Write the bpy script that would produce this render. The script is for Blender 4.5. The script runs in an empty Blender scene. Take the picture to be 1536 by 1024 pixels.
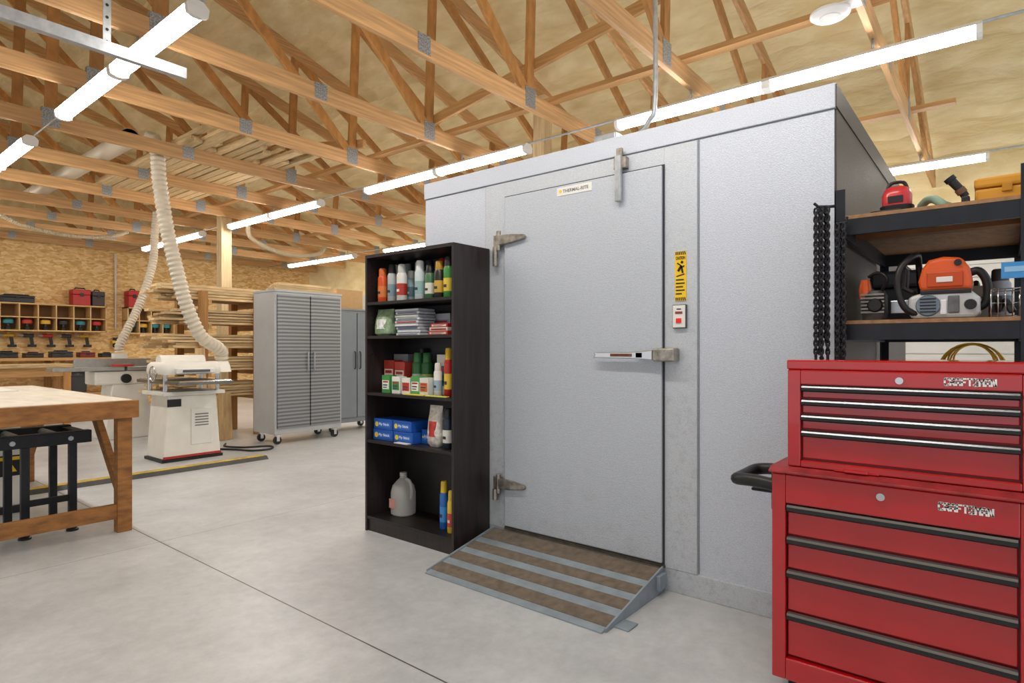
import bpy, bmesh, math, random
from mathutils import Vector, Matrix, noise
random.seed(7)
S = bpy.context.scene
C = S.collection
PI = math.pi
try:
    S.view_settings.view_transform = 'Standard'
except Exception:
    pass

# ------------------------------------------------------------------ helpers
def lin(c):
    if isinstance(c, str):
        c = tuple(int(c[i:i+2], 16) for i in (0, 2, 4))
    return tuple(((v/255)/12.92 if v/255 <= .04045 else ((v/255+.055)/1.055)**2.4) for v in c)

def px(u, v, X=None, Y=None, Z=None):
    a = (u-768)/905
    d = Vector((.7775+.6289*a, .6289-.7775*a, (522-v)/905))
    t = X/d.x if X is not None else (Y/d.y if Y is not None else (Z-1.2)/d.z)
    return Vector((0, 0, 1.2))+d*t

def yu(u, X):
    a = (u-768)/905
    return X*(.6289-.7775*a)/(.7775+.6289*a)

MC = {}
def M(name, c, rough=.5, metal=0, var=0, vs=6, stretch=(1, 1, 1), bump=0, bs=60, c2=None, emit=0, coat=0, trans=0, rnd=0, det=5, spec=.5, bd=.02):
    if name in MC: return MC[name]
    m = bpy.data.materials.new(name); m.use_nodes = True
    n = m.node_tree.nodes; l = m.node_tree.links
    b = n['Principled BSDF']
    col = lin(c)
    b.inputs['Base Color'].default_value = (*col, 1)
    b.inputs['Roughness'].default_value = rough
    b.inputs['Metallic'].default_value = metal
    b.inputs['Specular IOR Level'].default_value = spec
    if coat: b.inputs['Coat Weight'].default_value = coat
    if trans: b.inputs['Transmission Weight'].default_value = trans
    if emit:
        b.inputs['Emission Color'].default_value = (*col, 1)
        b.inputs['Emission Strength'].default_value = emit
    tc = n.new('ShaderNodeTexCoord'); mp = n.new('ShaderNodeMapping')
    mp.inputs['Scale'].default_value = stretch
    l.new(tc.outputs['Object'], mp.inputs['Vector'])
    src = None
    if var or c2:
        nz = n.new('ShaderNodeTexNoise'); nz.inputs['Scale'].default_value = vs; nz.inputs['Detail'].default_value = det
        l.new(mp.outputs[0], nz.inputs['Vector'])
        r = n.new('ShaderNodeValToRGB')
        r.color_ramp.elements[0].position = .3; r.color_ramp.elements[1].position = .7
        if c2:
            e2 = lin(c2); e1 = col
        else:
            e1 = tuple(v*(1-var) for v in col); e2 = tuple(min(1, v*(1+var)) for v in col)
        r.color_ramp.elements[0].color = (*e1, 1); r.color_ramp.elements[1].color = (*e2, 1)
        l.new(nz.outputs['Fac'], r.inputs['Fac']); src = r.outputs['Color']
    if rnd:
        oi = n.new('ShaderNodeObjectInfo'); hs = n.new('ShaderNodeHueSaturation')
        ma = n.new('ShaderNodeMapRange'); ma.inputs['To Min'].default_value = 1-rnd; ma.inputs['To Max'].default_value = 1+rnd
        l.new(oi.outputs['Random'], ma.inputs['Value']); l.new(ma.outputs[0], hs.inputs['Value'])
        hs.inputs['Color'].default_value = (*col, 1)
        if src: l.new(src, hs.inputs['Color'])
        src = hs.outputs['Color']
    if src: l.new(src, b.inputs['Base Color'])
    if bump:
        nb = n.new('ShaderNodeTexNoise'); nb.inputs['Scale'].default_value = bs; nb.inputs['Detail'].default_value = 3
        l.new(mp.outputs[0], nb.inputs['Vector'])
        bp = n.new('ShaderNodeBump'); bp.inputs['Strength'].default_value = bump; bp.inputs['Distance'].default_value = bd
        l.new(nb.outputs['Fac'], bp.inputs['Height']); l.new(bp.outputs[0], b.inputs['Normal'])
    MC[name] = m
    return m

def plain(c, rough=.45):
    key = 'paint_'+(c if isinstance(c, str) else '%02x%02x%02x' % c)
    return M(key, c, rough, var=.05, vs=20)

class MB:
    def __init__(s): s.bm = bmesh.new()
    def _hex(s, P):
        v = [s.bm.verts.new(p) for p in P]
        for f in ((0, 3, 2, 1), (4, 5, 6, 7), (0, 1, 5, 4), (1, 2, 6, 5), (2, 3, 7, 6), (3, 0, 4, 7)):
            s.bm.faces.new([v[i] for i in f])
    def box(s, x0, x1, y0, y1, z0, z1):
        s._hex([(x0, y0, z0), (x1, y0, z0), (x1, y1, z0), (x0, y1, z0), (x0, y0, z1), (x1, y0, z1), (x1, y1, z1), (x0, y1, z1)]); return s
    def obox(s, c, sz, R):
        c = Vector(c); P = []
        for z in (-.5, .5):
            for x, y in ((-.5, -.5), (.5, -.5), (.5, .5), (-.5, .5)):
                P.append(c+R @ Vector((x*sz[0], y*sz[1], z*sz[2])))
        s._hex(P); return s
    def bar(s, p, q, w, h, up=(0, 0, 1)):
        p = Vector(p); q = Vector(q); d = (q-p); L = d.length; d.normalize()
        up = Vector(up)
        if abs(d.dot(up)) > .99: up = Vector((1, 0, 0))
        sd = d.cross(up).normalized(); uu = sd.cross(d).normalized()
        R = Matrix((d, sd, uu)).transposed()
        return s.obox((p+q)/2, (L, w, h), R)
    def rings(s, R, caps=True, closed=False, smooth=True):
        V = [[s.bm.verts.new(p) for p in r] for r in R]
        n = len(V[0]); m = len(V)
        for i in range(m if closed else m-1):
            a = V[i]; b = V[(i+1) % m]
            for j in range(n):
                f = s.bm.faces.new((a[j], a[(j+1) % n], b[(j+1) % n], b[j])); f.smooth = smooth
        if caps and not closed:
            s.bm.faces.new(list(reversed(V[0]))); s.bm.faces.new(V[-1])
        return s
    def tube(s, pts, r, n=8, closed=False):
        P = [Vector(p) for p in pts]; m = len(P); R = []
        prev = None
        for i in range(m):
            if closed: d = P[(i+1) % m]-P[i-1]
            else: d = P[min(i+1, m-1)]-P[max(i-1, 0)]
            d.normalize()
            if prev is None:
                a = Vector((0, 0, 1)) if abs(d.z) < .9 else Vector((1, 0, 0))
                x = d.cross(a).normalized()
            else:
                x = (prev-d*prev.dot(d)).normalized()
            prev = x; y = d.cross(x)
            rr = r[i] if isinstance(r, (list, tuple)) else r
            R.append([P[i]+x*math.cos(2*PI*k/n)*rr+y*math.sin(2*PI*k/n)*rr for k in range(n)])
        return s.rings(R, True, closed)
    def cyl(s, p, q, r, r2=None, n=16):
        return s.tube([p, q], [r, r if r2 is None else r2], n)
    def lathe(s, c, prof, n=18, axis='z'):
        c = Vector(c); R = []
        for r, h in prof:
            ring = []
            for k in range(n):
                a = 2*PI*k/n; x = math.cos(a)*r; y = math.sin(a)*r
                ring.append(c+(Vector((x, y, h)) if axis == 'z' else Vector((h, x, y)) if axis == 'x' else Vector((y, h, x))))
            R.append(ring)
        return s.rings(R)
    def loft(s, L, n=20):
        R = []
        for cx, cy, cz, rx, ry, e in L:
            ring = []
            for k in range(n):
                a = 2*PI*k/n; ca = math.cos(a); sa = math.sin(a)
                ring.append(Vector((cx+rx*math.copysign(abs(ca)**e, ca), cy+ry*math.copysign(abs(sa)**e, sa), cz)))
            R.append(ring)
        return s.rings(R)
    def prism(s, poly, axis, a, b):
        def m(p, t): return {'x': (t, p[0], p[1]), 'y': (p[0], t, p[1]), 'z': (p[0], p[1], t)}[axis]
        return s.rings([[Vector(m(p, a)) for p in poly], [Vector(m(p, b)) for p in poly]], smooth=False)
    def sphere(s, c, r, sc=(1, 1, 1), n=14):
        mt = Matrix.Translation(Vector(c)) @ Matrix.Diagonal((*sc, 1))
        g = bmesh.ops.create_uvsphere(s.bm, u_segments=n, v_segments=n//2+2, radius=r, matrix=mt)
        for v in g['verts']:
            for f in v.link_faces: f.smooth = True
        return s
    def build(s, name, mat, parent=None, bev=0, label=None, seg=2):
        bm = s.bm
        bmesh.ops.recalc_face_normals(bm, faces=bm.faces)
        if parent is None:
            xs = [v.co.x for v in bm.verts]; ys = [v.co.y for v in bm.verts]; zs = [v.co.z for v in bm.verts]
            off = Vector(((min(xs)+max(xs))/2, (min(ys)+max(ys))/2, min(zs)))
        else:
            r = parent
            while r.parent: r = r.parent
            off = r.location.copy()
        bmesh.ops.translate(bm, verts=bm.verts, vec=-off)
        for e in bm.edges:
            if len(e.link_faces) == 2 and e.calc_face_angle(0) > .75: e.smooth = False
        me = bpy.data.meshes.new(name); bm.to_mesh(me); bm.free()
        me.materials.append(mat)
        o = bpy.data.objects.new(name, me); C.objects.link(o)
        if parent is None: o.location = off
        else: o.parent = parent
        if bev:
            md = o.modifiers.new('bevel', 'BEVEL'); md.width = bev; md.segments = seg; md.limit_method = 'ANGLE'; md.angle_limit = .8
        if label: o['label'] = label
        return o

def tag(o, label, cat, group=None):
    o['label'] = label; o['category'] = cat
    if group: o['group'] = group
    return o

def thing(name, label, cat, loc, group=None):
    o = bpy.data.objects.new(name, None); C.objects.link(o); o.location = loc; o.empty_display_size = .1
    return tag(o, label, cat, group)

def struct(name, mb, mat, bev=0):
    o = mb.build(name, mat, None, bev); o['kind'] = 'structure'; return o

def dup(root, loc, label=None):
    r = root.copy(); C.objects.link(r); r.location = loc
    if label: r['label'] = label
    for ch in root.children:
        c = ch.copy(); C.objects.link(c); c.parent = r
        for g in ch.children:
            d = g.copy(); C.objects.link(d); d.parent = c
    return r

def cr(pts, n=8):
    P = [Vector(p) for p in pts]; P = [P[0]*2-P[1]]+P+[P[-1]*2-P[-2]]; out = []
    for i in range(1, len(P)-2):
        for k in range(n):
            t = k/n
            a, b, c, d = P[i-1], P[i], P[i+1], P[i+2]
            out.append(.5*((2*b)+(c-a)*t+(2*a-5*b+4*c-d)*t*t+(3*b-a-3*c+d)*t**3))
    out.append(P[-2]); return out

def resample(pts, step):
    out = [pts[0]]; acc = 0
    for a, b in zip(pts, pts[1:]):
        L = (b-a).length; pos = step-acc
        while pos <= L:
            out.append(a+(b-a)*(pos/L)); pos += step
        acc = L-(pos-step)
    return out

def text(s, pos, w, h, face, mat, parent, name='lettering', bold=.015):
    cu = bpy.data.curves.new('t', 'FONT'); cu.body = s; cu.size = 1; cu.offset = bold; cu.extrude = .01
    ob = bpy.data.objects.new('t', cu); C.objects.link(ob)
    bpy.context.view_layer.update()
    dg = bpy.context.evaluated_depsgraph_get()
    me = bpy.data.meshes.new_from_object(ob.evaluated_get(dg))
    bpy.data.objects.remove(ob)
    xs = [v.co.x for v in me.vertices]; ys = [v.co.y for v in me.vertices]
    sx = w/(max(xs)-min(xs)); sy = h/(max(ys)-min(ys)); x0 = min(xs); y0 = min(ys)
    r = parent
    while r.parent: r = r.parent
    off = r.location; pos = Vector(pos)
    for v in me.vertices:
        a = (v.co.x-x0)*sx; b = (v.co.y-y0)*sy; c = v.co.z*.05
        if face == '-x': q = Vector((-c, -a, b))
        else: q = Vector((a, -c, b))
        v.co = pos+q-off
    me.name = name; me.materials.clear(); me.materials.append(mat)
    o = bpy.data.objects.new(name, me); C.objects.link(o); o.parent = parent
    return o

STROKE = {'C': [[(1, .8), (.85, 1), (.15, 1), (0, .8), (0, .2), (.15, 0), (.85, 0), (1, .2)]],
          'R': [[(0, 0), (0, 1), (.85, 1), (1, .85), (1, .6), (.85, .45), (0, .45)], [(.45, .45), (1, 0)]],
          'A': [[(0, 0), (0, .65), (.3, 1), (.7, 1), (1, .65), (1, 0)], [(0, .38), (1, .38)]],
          'F': [[(0, 0), (0, 1), (1, 1)], [(0, .5), (.8, .5)]],
          'T': [[(0, 1), (1, 1)], [(.5, 1), (.5, 0)]],
          'S': [[(1, .85), (.85, 1), (.15, 1), (0, .85), (0, .62), (.15, .5), (.85, .5), (1, .38), (1, .15), (.85, 0), (.15, 0), (0, .15)]],
          'M': [[(0, 0), (0, 1), (.5, .45), (1, 1), (1, 0)]],
          'N': [[(0, 0), (0, 1), (1, 0), (1, 1)]]}
def badge(word, X, y, z, w, h, mat, parent):
    n = len(word); cw = w/n; lw = cw*.70; th = h*.24
    b = MB()
    for i, ch in enumerate(word):
        for st in STROKE[ch]:
            P = [Vector((X, y-i*cw-p[0]*lw, z+p[1]*h)) for p in st]
            for p, q in zip(P, P[1:]):
                d = (q-p).normalized()*th*.3
                b.bar(p-d, q+d, th, .0012, (1, 0, 0))
    return b.build('lettering', mat, parent)

ORD = ['nearest', 'second nearest', 'third nearest', 'fourth nearest', 'fifth nearest', 'sixth nearest', 'seventh nearest', 'eighth nearest', 'ninth nearest', 'tenth nearest', 'eleventh nearest', 'farthest']

# ------------------------------------------------------------------ materials
WOODX = M('pine_along_x', 'c2945c', .6, var=.22, vs=4, stretch=(.6, 12, 12), bump=.1, bs=8, rnd=.12)
WOODY = M('pine_along_y', 'c29761', .6, var=.22, vs=4, stretch=(12, .6, 12), bump=.1, bs=8, rnd=.15)
WOODZ = M('pine_along_z', 'b58248', .6, var=.22, vs=4, stretch=(12, 12, .6), bump=.1, bs=8, rnd=.15)
TRUSS = M('truss_chord_pine', 'c49866', .6, var=.26, vs=3, stretch=(.7, 16, 16), rnd=.12, det=8)
WEB = M('truss_web_pine', 'b27e45', .6, var=.24, vs=3, stretch=(5, 14, 2), rnd=.2, det=8)
PALE = M('pale_lumber', 'd3b585', .65, var=.28, vs=5, stretch=(1, 10, 10), rnd=.28)
PALEY = M('pale_lumber_y', 'd8bc8e', .65, var=.22, vs=5, stretch=(10, 1, 10), rnd=.25)
POST = M('timber_post_pine', 'd3ba90', .6, var=.18, vs=4, stretch=(10, 10, .6))
BENCH = M('bench_frame_wood', '9a6632', .6, var=.35, vs=5, stretch=(2, 6, 6), bump=.15, bs=12)
BENCHTOP = M('bench_top_plywood', 'dcd3c2', .55, var=.12, vs=4, stretch=(3, 1, 1))
GALV = M('galvanized_steel', 'b2b6b9', .4, .6, var=.15, vs=25, bump=.05, bs=80)
STEEL = M('brushed_steel', 'b5b8ba', .3, .9, var=.1, vs=30, stretch=(1, 1, 20))
CHROME = M('chrome', 'd0d0d0', .2, 1)
WORNMETAL = M('worn_latch_metal', 'a19a90', .35, .8, var=.4, vs=30)
RED = M('tool_chest_red', 'b80b14', .18, 0, var=.1, vs=5, coat=.9)
REDD = M('tool_chest_dark_red', '7a0a11', .4, 0, var=.15, vs=8, coat=.2)
BLACK = M('black_plastic', '17181a', .45, var=.15, vs=20)
BLKMET = M('black_metal', '1c1e22', .4, .3, var=.2, vs=20)
RACK = M('rack_blue_black', '20242c', .4, .3, var=.2, vs=15)
ESP = M('espresso_laminate', '2a2221', .38, var=.35, vs=6, stretch=(8, 8, .7))
ESPIN = M('espresso_laminate_shelf', '1c1716', .45, var=.25, vs=6, stretch=(8, 1, 8))
WHITE = M('white_enamel', 'e6e4de', .4, var=.04, vs=5)
IVORY = M('ivory_machine_paint', 'e8e5db', .4, var=.06, vs=6)
LENS = M('light_lens', 'fffaf4', .4, emit=39)
SEAM = M('dark_seam', '77797c', .7)
GASKET = M('black_gasket', '3a3a3c', .7)
HOSE = M('beige_flex_hose', 'cfc4b0', .55, var=.08, vs=10)
YEL = M('safety_yellow', 'f0c419', .45)
ORG = M('saw_orange', 'e05a14', .4, coat=.2)

def cooler_mat(name, c, dirt, ztop=.9, lo=.48, hi=.72, speck=.09, scale=11):
    m = M(name, c, .42, .15, bump=.25, bs=190, bd=.011)
    n = m.node_tree.nodes; l = m.node_tree.links; b = n['Principled BSDF']
    g = n.new('ShaderNodeNewGeometry'); sp = n.new('ShaderNodeSeparateXYZ'); l.new(g.outputs['Position'], sp.inputs[0])
    ns = n.new('ShaderNodeTexNoise'); ns.inputs['Scale'].default_value = 180; ns.inputs['Detail'].default_value = 2
    l.new(g.outputs['Position'], ns.inputs['Vector'])
    rs = n.new('ShaderNodeMapRange'); rs.inputs['From Min'].default_value = .3; rs.inputs['From Max'].default_value = .7
    rs.inputs['To Min'].default_value = 1-speck; rs.inputs['To Max'].default_value = 1+speck
    l.new(ns.outputs['Fac'], rs.inputs['Value'])
    ms = n.new('ShaderNodeMix'); ms.data_type = 'RGBA'; ms.blend_type = 'MULTIPLY'; ms.inputs['Factor'].default_value = 1
    ms.inputs['A'].default_value = (*lin(c), 1); l.new(rs.outputs[0], ms.inputs['B']); src = ms.outputs['Result']
    mr = n.new('ShaderNodeMapRange'); mr.inputs['From Min'].default_value = ztop; mr.inputs['From Max'].default_value = .05
    l.new(sp.outputs['Z'], mr.inputs['Value'])
    nz = n.new('ShaderNodeTexNoise'); nz.inputs['Scale'].default_value = scale; nz.inputs['Detail'].default_value = 10; nz.inputs['Roughness'].default_value = .8
    l.new(g.outputs['Position'], nz.inputs['Vector'])
    rr = n.new('ShaderNodeMapRange'); rr.inputs['From Min'].default_value = lo; rr.inputs['From Max'].default_value = hi
    l.new(nz.outputs['Fac'], rr.inputs['Value'])
    mu = n.new('ShaderNodeMath'); mu.operation = 'MULTIPLY'; l.new(mr.outputs[0], mu.inputs[0]); l.new(rr.outputs[0], mu.inputs[1])
    m2 = n.new('ShaderNodeMath'); m2.operation = 'MULTIPLY'; m2.inputs[1].default_value = dirt; l.new(mu.outputs[0], m2.inputs[0])
    mx = n.new('ShaderNodeMix'); mx.data_type = 'RGBA'; l.new(m2.outputs[0], mx.inputs['Factor']); l.new(src, mx.inputs['A'])
    mx.inputs['B'].default_value = (*lin('6c6864'), 1)
    l.new(mx.outputs['Result'], b.inputs['Base Color'])
    return m
COOL = cooler_mat('embossed_aluminium', 'c8ced9', .15)
COOLD = cooler_mat('embossed_aluminium_door', 'bec4cd', .3, .7, .5)
COOLF = cooler_mat('embossed_aluminium_frame', 'c4c9d0', .6, 2.5, .5, .8, .09, 24)
COOLS = M('cooler_side_painted_shade', '463d35', .5, .0, var=.2, vs=3, bump=.25, bs=160, bd=.012)  # brown-black base colour paints the shade on the cooler's unlit side

def concrete():
    m = M('concrete', 'b9b5ad', .32, bump=.02, bs=30)
    n = m.node_tree.nodes; l = m.node_tree.links; b = n['Principled BSDF']
    g = n.new('ShaderNodeNewGeometry')
    def nz(sc, de, ro=.6):
        a = n.new('ShaderNodeTexNoise'); a.inputs['Scale'].default_value = sc; a.inputs['Detail'].default_value = de; a.inputs['Roughness'].default_value = ro
        l.new(g.outputs['Position'], a.inputs['Vector']); return a.outputs['Fac']
    r = n.new('ShaderNodeValToRGB'); e = r.color_ramp.elements
    e[0].position = .3; e[0].color = (*lin('b2b4b6'), 1); e[1].position = .66; e[1].color = (*lin('d0d2d4'), 1)
    l.new(nz(1.4, 10, .68), r.inputs['Fac'])
    r2 = n.new('ShaderNodeMapRange'); r2.inputs['From Min'].default_value = .35; r2.inputs['From Max'].default_value = .65; r2.inputs['To Min'].default_value = .87; r2.inputs['To Max'].default_value = 1.05
    l.new(nz(14, 10, .78), r2.inputs['Value'])
    mx = n.new('ShaderNodeMix'); mx.data_type = 'RGBA'; mx.blend_type = 'MULTIPLY'; mx.inputs['Factor'].default_value = 1
    l.new(r.outputs[0], mx.inputs['A']); l.new(r2.outputs[0], mx.inputs['B'])
    sp = n.new('ShaderNodeSeparateXYZ'); l.new(g.outputs['Position'], sp.inputs[0])
    acc = None
    for ax, val, w in (('X', 1.535, .0035), ('X', 6.2, .004), ('Y', 4.05, .0018), ('Y', 8.7, .003)):
        s1 = n.new('ShaderNodeMath'); s1.operation = 'SUBTRACT'; s1.inputs[1].default_value = val; l.new(sp.outputs[ax], s1.inputs[0])
        s2 = n.new('ShaderNodeMath'); s2.operation = 'ABSOLUTE'; l.new(s1.outputs[0], s2.inputs[0])
        s3 = n.new('ShaderNodeMath'); s3.operation = 'LESS_THAN'; s3.inputs[1].default_value = w; l.new(s2.outputs[0], s3.inputs[0])
        if acc is None: acc = s3.outputs[0]
        else:
            s4 = n.new('ShaderNodeMath'); s4.operation = 'MAXIMUM'; l.new(acc, s4.inputs[0]); l.new(s3.outputs[0], s4.inputs[1]); acc = s4.outputs[0]
    m2 = n.new('ShaderNodeMix'); m2.data_type = 'RGBA'; l.new(acc, m2.inputs['Factor']); l.new(mx.outputs['Result'], m2.inputs['A']); m2.inputs['B'].default_value = (*lin('56524b'), 1)
    l.new(m2.outputs['Result'], b.inputs['Base Color'])
    return m

def osb():
    m = M('osb_board', 'd0a368', .7)
    n = m.node_tree.nodes; l = m.node_tree.links; b = n['Principled BSDF']
    tc = n.new('ShaderNodeTexCoord'); mp = n.new('ShaderNodeMapping'); mp.inputs['Scale'].default_value = (1, 1, 2.6)
    l.new(tc.outputs['Object'], mp.inputs[0])
    nz = n.new('ShaderNodeTexNoise'); nz.inputs['Scale'].default_value = 5; l.new(mp.outputs[0], nz.inputs['Vector'])
    ad = n.new('ShaderNodeMix'); ad.data_type = 'RGBA'; ad.inputs['Factor'].default_value = .15
    l.new(mp.outputs[0], ad.inputs['A']); l.new(nz.outputs['Color'], ad.inputs['B'])
    vo = n.new('ShaderNodeTexVoronoi'); vo.inputs['Scale'].default_value = 16; l.new(ad.outputs['Result'], vo.inputs['Vector'])
    r = n.new('ShaderNodeValToRGB'); e = r.color_ramp.elements
    e[0].color = (*lin('d3a15c'), 1); e[1].color = (*lin('f5d69c'), 1)
    sp = n.new('ShaderNodeSeparateColor'); l.new(vo.outputs['Color'], sp.inputs[0]); l.new(sp.outputs[0], r.inputs['Fac'])
    l.new(r.outputs[0], b.inputs['Base Color']); return m

FOAM = M('spray_foam', 'd9c28c', .85, vs=3.5, stretch=(1.6, .7, 1), bump=.9, bs=7, c2='efdfb3', bd=.04, det=8)

# ------------------------------------------------------------------ setting
struct('floor', MB().box(-5.9, 9.3, -2, 14.7, -.1, 0), concrete())
RX = 1.63
def roofz(x): return 5.77-.3*abs(x-RX)
bm = MB(); nx, ny = 220, 160; V = []
for i in range(nx+1):
    row = []
    for j in range(ny+1):
        x = -5.94+15.24*i/nx; y = -2+16.7*j/ny
        z = roofz(x)+.05*noise.noise(Vector((x*1.6, y*1.6, 0)))+.05*noise.noise(Vector((x*6, y*2.5, 3)))+.02*noise.noise(Vector((x*9, y*8, 7)))
        z -= .06*max(0, math.cos(2*PI*(x-RX)/.61))**8
        row.append(bm.bm.verts.new((x, y, z)))
    V.append(row)
for i in range(nx):
    for j in range(ny):
        f = bm.bm.faces.new((V[i][j], V[i][j+1], V[i+1][j+1], V[i+1][j])); f.smooth = True
struct('ceiling', bm, FOAM)
struct('wall_back', MB().box(-5.9, 9.3, 14.5, 14.6, 0, 3.3), osb())
struct('wall_back_gable', MB().prism([(-5.94, 3.3), (9.3, 3.3), (9.3, 3.5), (RX, 5.8), (-5.94, 3.5)], 'y', 14.5, 14.6), FOAM)
b = MB().box(9.25, 9.35, -2, 14.5, 0, 2.5)
for k in range(16): b.box(9.235, 9.25, -2, 14.5, .05+k*.155, .19+k*.155)
struct('wall_right', b, M('white_slat_panel', 'c9c7c0', .5, var=.04, vs=2))
struct('wall_right_upper', MB().box(9.22, 9.35, -2, 14.5, 2.5, 3.6), FOAM)

# ------------------------------------------------------------------ trusses
t0 = thing('roof_truss', '', 'roof truss', (RX, .64, 3.2), 'roof trusses')
yT = .64
MB().box(-5.7, 9.15, yT-.019, yT+.019, 3.2, 3.34).build('bottom_chord', TRUSS, t0)
for sx in (1, -1):
    MB().bar((RX, yT, roofz(RX)-.21), (RX+sx*7.45, yT, roofz(RX+sx*7.45)-.21), .038, .14).build('top_chord', TRUSS, t0)
def webb(xa, xb, w=.09):
    za = 3.3; zb = roofz(xb)-.27
    MB().bar((xa, yT, za), (xb, yT, zb), .034, w).build('web', WEB, t0)
for d in (0, 2.4, -2.4, 4.7, -4.7): webb(RX+d, RX+d+.06)
for d, e in ((2.4, .1), (-2.4, -.1), (4.7, 2.5), (-4.7, -2.5), (6.6, 4.8)): webb(RX+d, RX+e)
PLATE = M('nail_plate_steel', '9a9ea1', .45, .6, var=.4, vs=90, det=1)
for d in (0, 2.4, -2.4, 4.7, 1.2, 6.6, 3.5):
    w = .058 if d in (1.2, 3.5) else .068
    MB().box(RX+d-w, RX+d+w, yT-.0215, yT+.0215, 3.215, 3.345 if d in (1.2, 3.5) else 3.385).build('nail_plate', PLATE, t0)
t0['label'] = 'pine roof truss nearest the camera, crossing above the right end of the cooler'
for k in range(1, 12):
    dup(t0, (RX, .64+1.22*k, 3.2), 'pine roof truss, %s %s camera in the row of trusses' % (ORD[k], 'to the' if k < 11 else 'from the'))

WOODYD = M('brace_pine', 'c0915a', .6, var=.2, vs=4, stretch=(12, .6, 12))
tag(MB().box(4.28, 4.37, .3, 10.6, 3.341, 3.379).build('lateral_brace', WOODYD), 'long pine lateral brace lying across truss chords above the cooler', 'brace', 'truss braces')
tag(MB().box(6.5, 6.59, .3, 10.6, 3.341, 3.379).build('lateral_brace', WOODYD), 'long pine lateral brace across truss chords farther right of the cooler', 'brace', 'truss braces')
tag(MB().bar((4.11, 4.4, 3.41), (4.11, .7, 3.95), .038, .09).build('diagonal_brace', WOODYD), 'sloping pine sway brace nailed across the truss verticals above the cooler', 'brace', 'truss braces')
tag(MB().bar((4.11, 8.3, 3.95), (4.11, 5.4, 3.43), .038, .09).build('diagonal_brace', WOODYD), 'sloping pine sway brace farther back toward the lumber stacked on trusses', 'brace', 'truss braces')
tag(MB().box(5.68, 5.84, 4.115, 4.275, 0, 4.15).build('timber_post', POST, bev=.004), 'square timber post rising behind the cooler into the trusses', 'post')
tag(MB().box(4.40, 4.56, 9.3, 9.46, 0, 3.3).build('timber_post', POST, bev=.004), 'square timber post behind the ribbed steel cabinet and lumber rack', 'post')

# ------------------------------------------------------------------ strip lights
def strip_light(X, y0, y1, label):
    t = thing('strip_light', label, 'light', (X, (y0+y1)/2, 3.03), 'fluorescent strip lights')
    MB().prism([(X-.062, 3.088), (X+.062, 3.088), (X+.03, 3.12), (X-.03, 3.12)], 'y', y0, y1).build('housing', WHITE, t)
    ym = (y0+y1)/2
    for a, c in ((y0+.03, ym-.03), (ym+.03, y1-.03)):
        poly = [(X+.06*math.cos(PI+PI*k/10), 3.0875+.058*math.sin(PI+PI*k/10)) for k in range(11)]
        MB().prism(poly, 'y', a, c).build('lens', LENS, t)
    for yy in (y0, ym-.03, y1-.03):
        MB().prism([(X-.062, 3.0875), (X-.055, 3.04), (X-.02, 3.027), (X+.02, 3.027), (X+.055, 3.04), (X+.062, 3.0875)], 'y', yy, yy+(.06 if yy == ym-.03 else .03)).build('end_cap', WHITE, t)
    for k in range(12):
        yy = .64+1.22*k
        if y0+.05 < yy < y1-.05: MB().cyl((X, yy, 3.12), (X, yy, 3.2), .008, n=6).build('hanger', GALV, t)
rows = ((1.5, 'in the row over the workbench'), (4.5, 'in the middle row above the cooler'), (7.5, 'in the far row beyond the cooler'))
for X, w in rows:
    for k in range(4):
        y0 = .08+3.36*k
        strip_light(X, y0, y0+2.42, 'white strip light, %s camera %s' % (ORD[k]+' to' if k < 3 else 'farthest from', w))
    c = MB(); c.cyl((X+.03, -1.2, 3.131), (X+.03, 13.6, 3.131), .009, n=6)
    tag(c.build('electrical_conduit', GALV), 'thin steel conduit joining the strip lights %s' % w, 'conduit', 'light conduits')

# ------------------------------------------------------------------ walk-in cooler
t = thing('walk_in_cooler', 'large white embossed metal walk-in cooler room with a hinged door', 'cooler', (4.0, 1.785, 0))
MB().box(2.815, 5.2, .54, 3.03, 0, 2.3).build('body', COOL, t)
MB().box(2.822, 5.19, .532, .541, .113, 2.203).build('side_panel', COOLS, t)  # thin sheet over the cooler side, shade painted in its colour
b = MB(); b.box(2.806, 5.205, .533, 3.037, 2.205, 2.31); b.build('top_trim', COOL, t, .004)
b = MB(); b.box(2.80, 5.206, .528, .5325, 2.206, 2.300); b.build('side_trim_shade', COOLS, t)  # painted shade carried up across the side of the top trim
MB().box(2.806, 5.205, .533, 3.037, 0, .112).build('base_trim', COOLF, t, .003)
for y in (1.1225, 2.486): MB().box(2.813, 2.818, y-.002, y+.002, .117, 2.198).build('panel_seam', SEAM, t)
MB().box(2.813, 2.818, .54, 3.03, 2.200, 2.204).build('panel_seam', SEAM, t)
b = MB(); b.box(2.804, 2.816, 1.128, 1.297, .113, 2.197); b.box(2.804, 2.816, 2.314, 2.480, .113, 2.197); b.box(2.804, 2.816, 1.297, 2.314, 2.112, 2.197)
b.build('door_frame', COOLF, t, .002)
b = MB(); b.box(2.797, 2.815, 1.293, 2.318, .125, 2.111); b.build('door_gasket', GASKET, t)
door = MB().box(2.782, 2.80, 1.300, 2.311, .136, 2.104).build('door', COOLD, t, .006)
MB().box(2.795, 2.815, 1.29, 2.32, .113, .125).build('door_sill', M('rust_sill', '6b5c4a', .7, .3, var=.3, vs=30), t)
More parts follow.
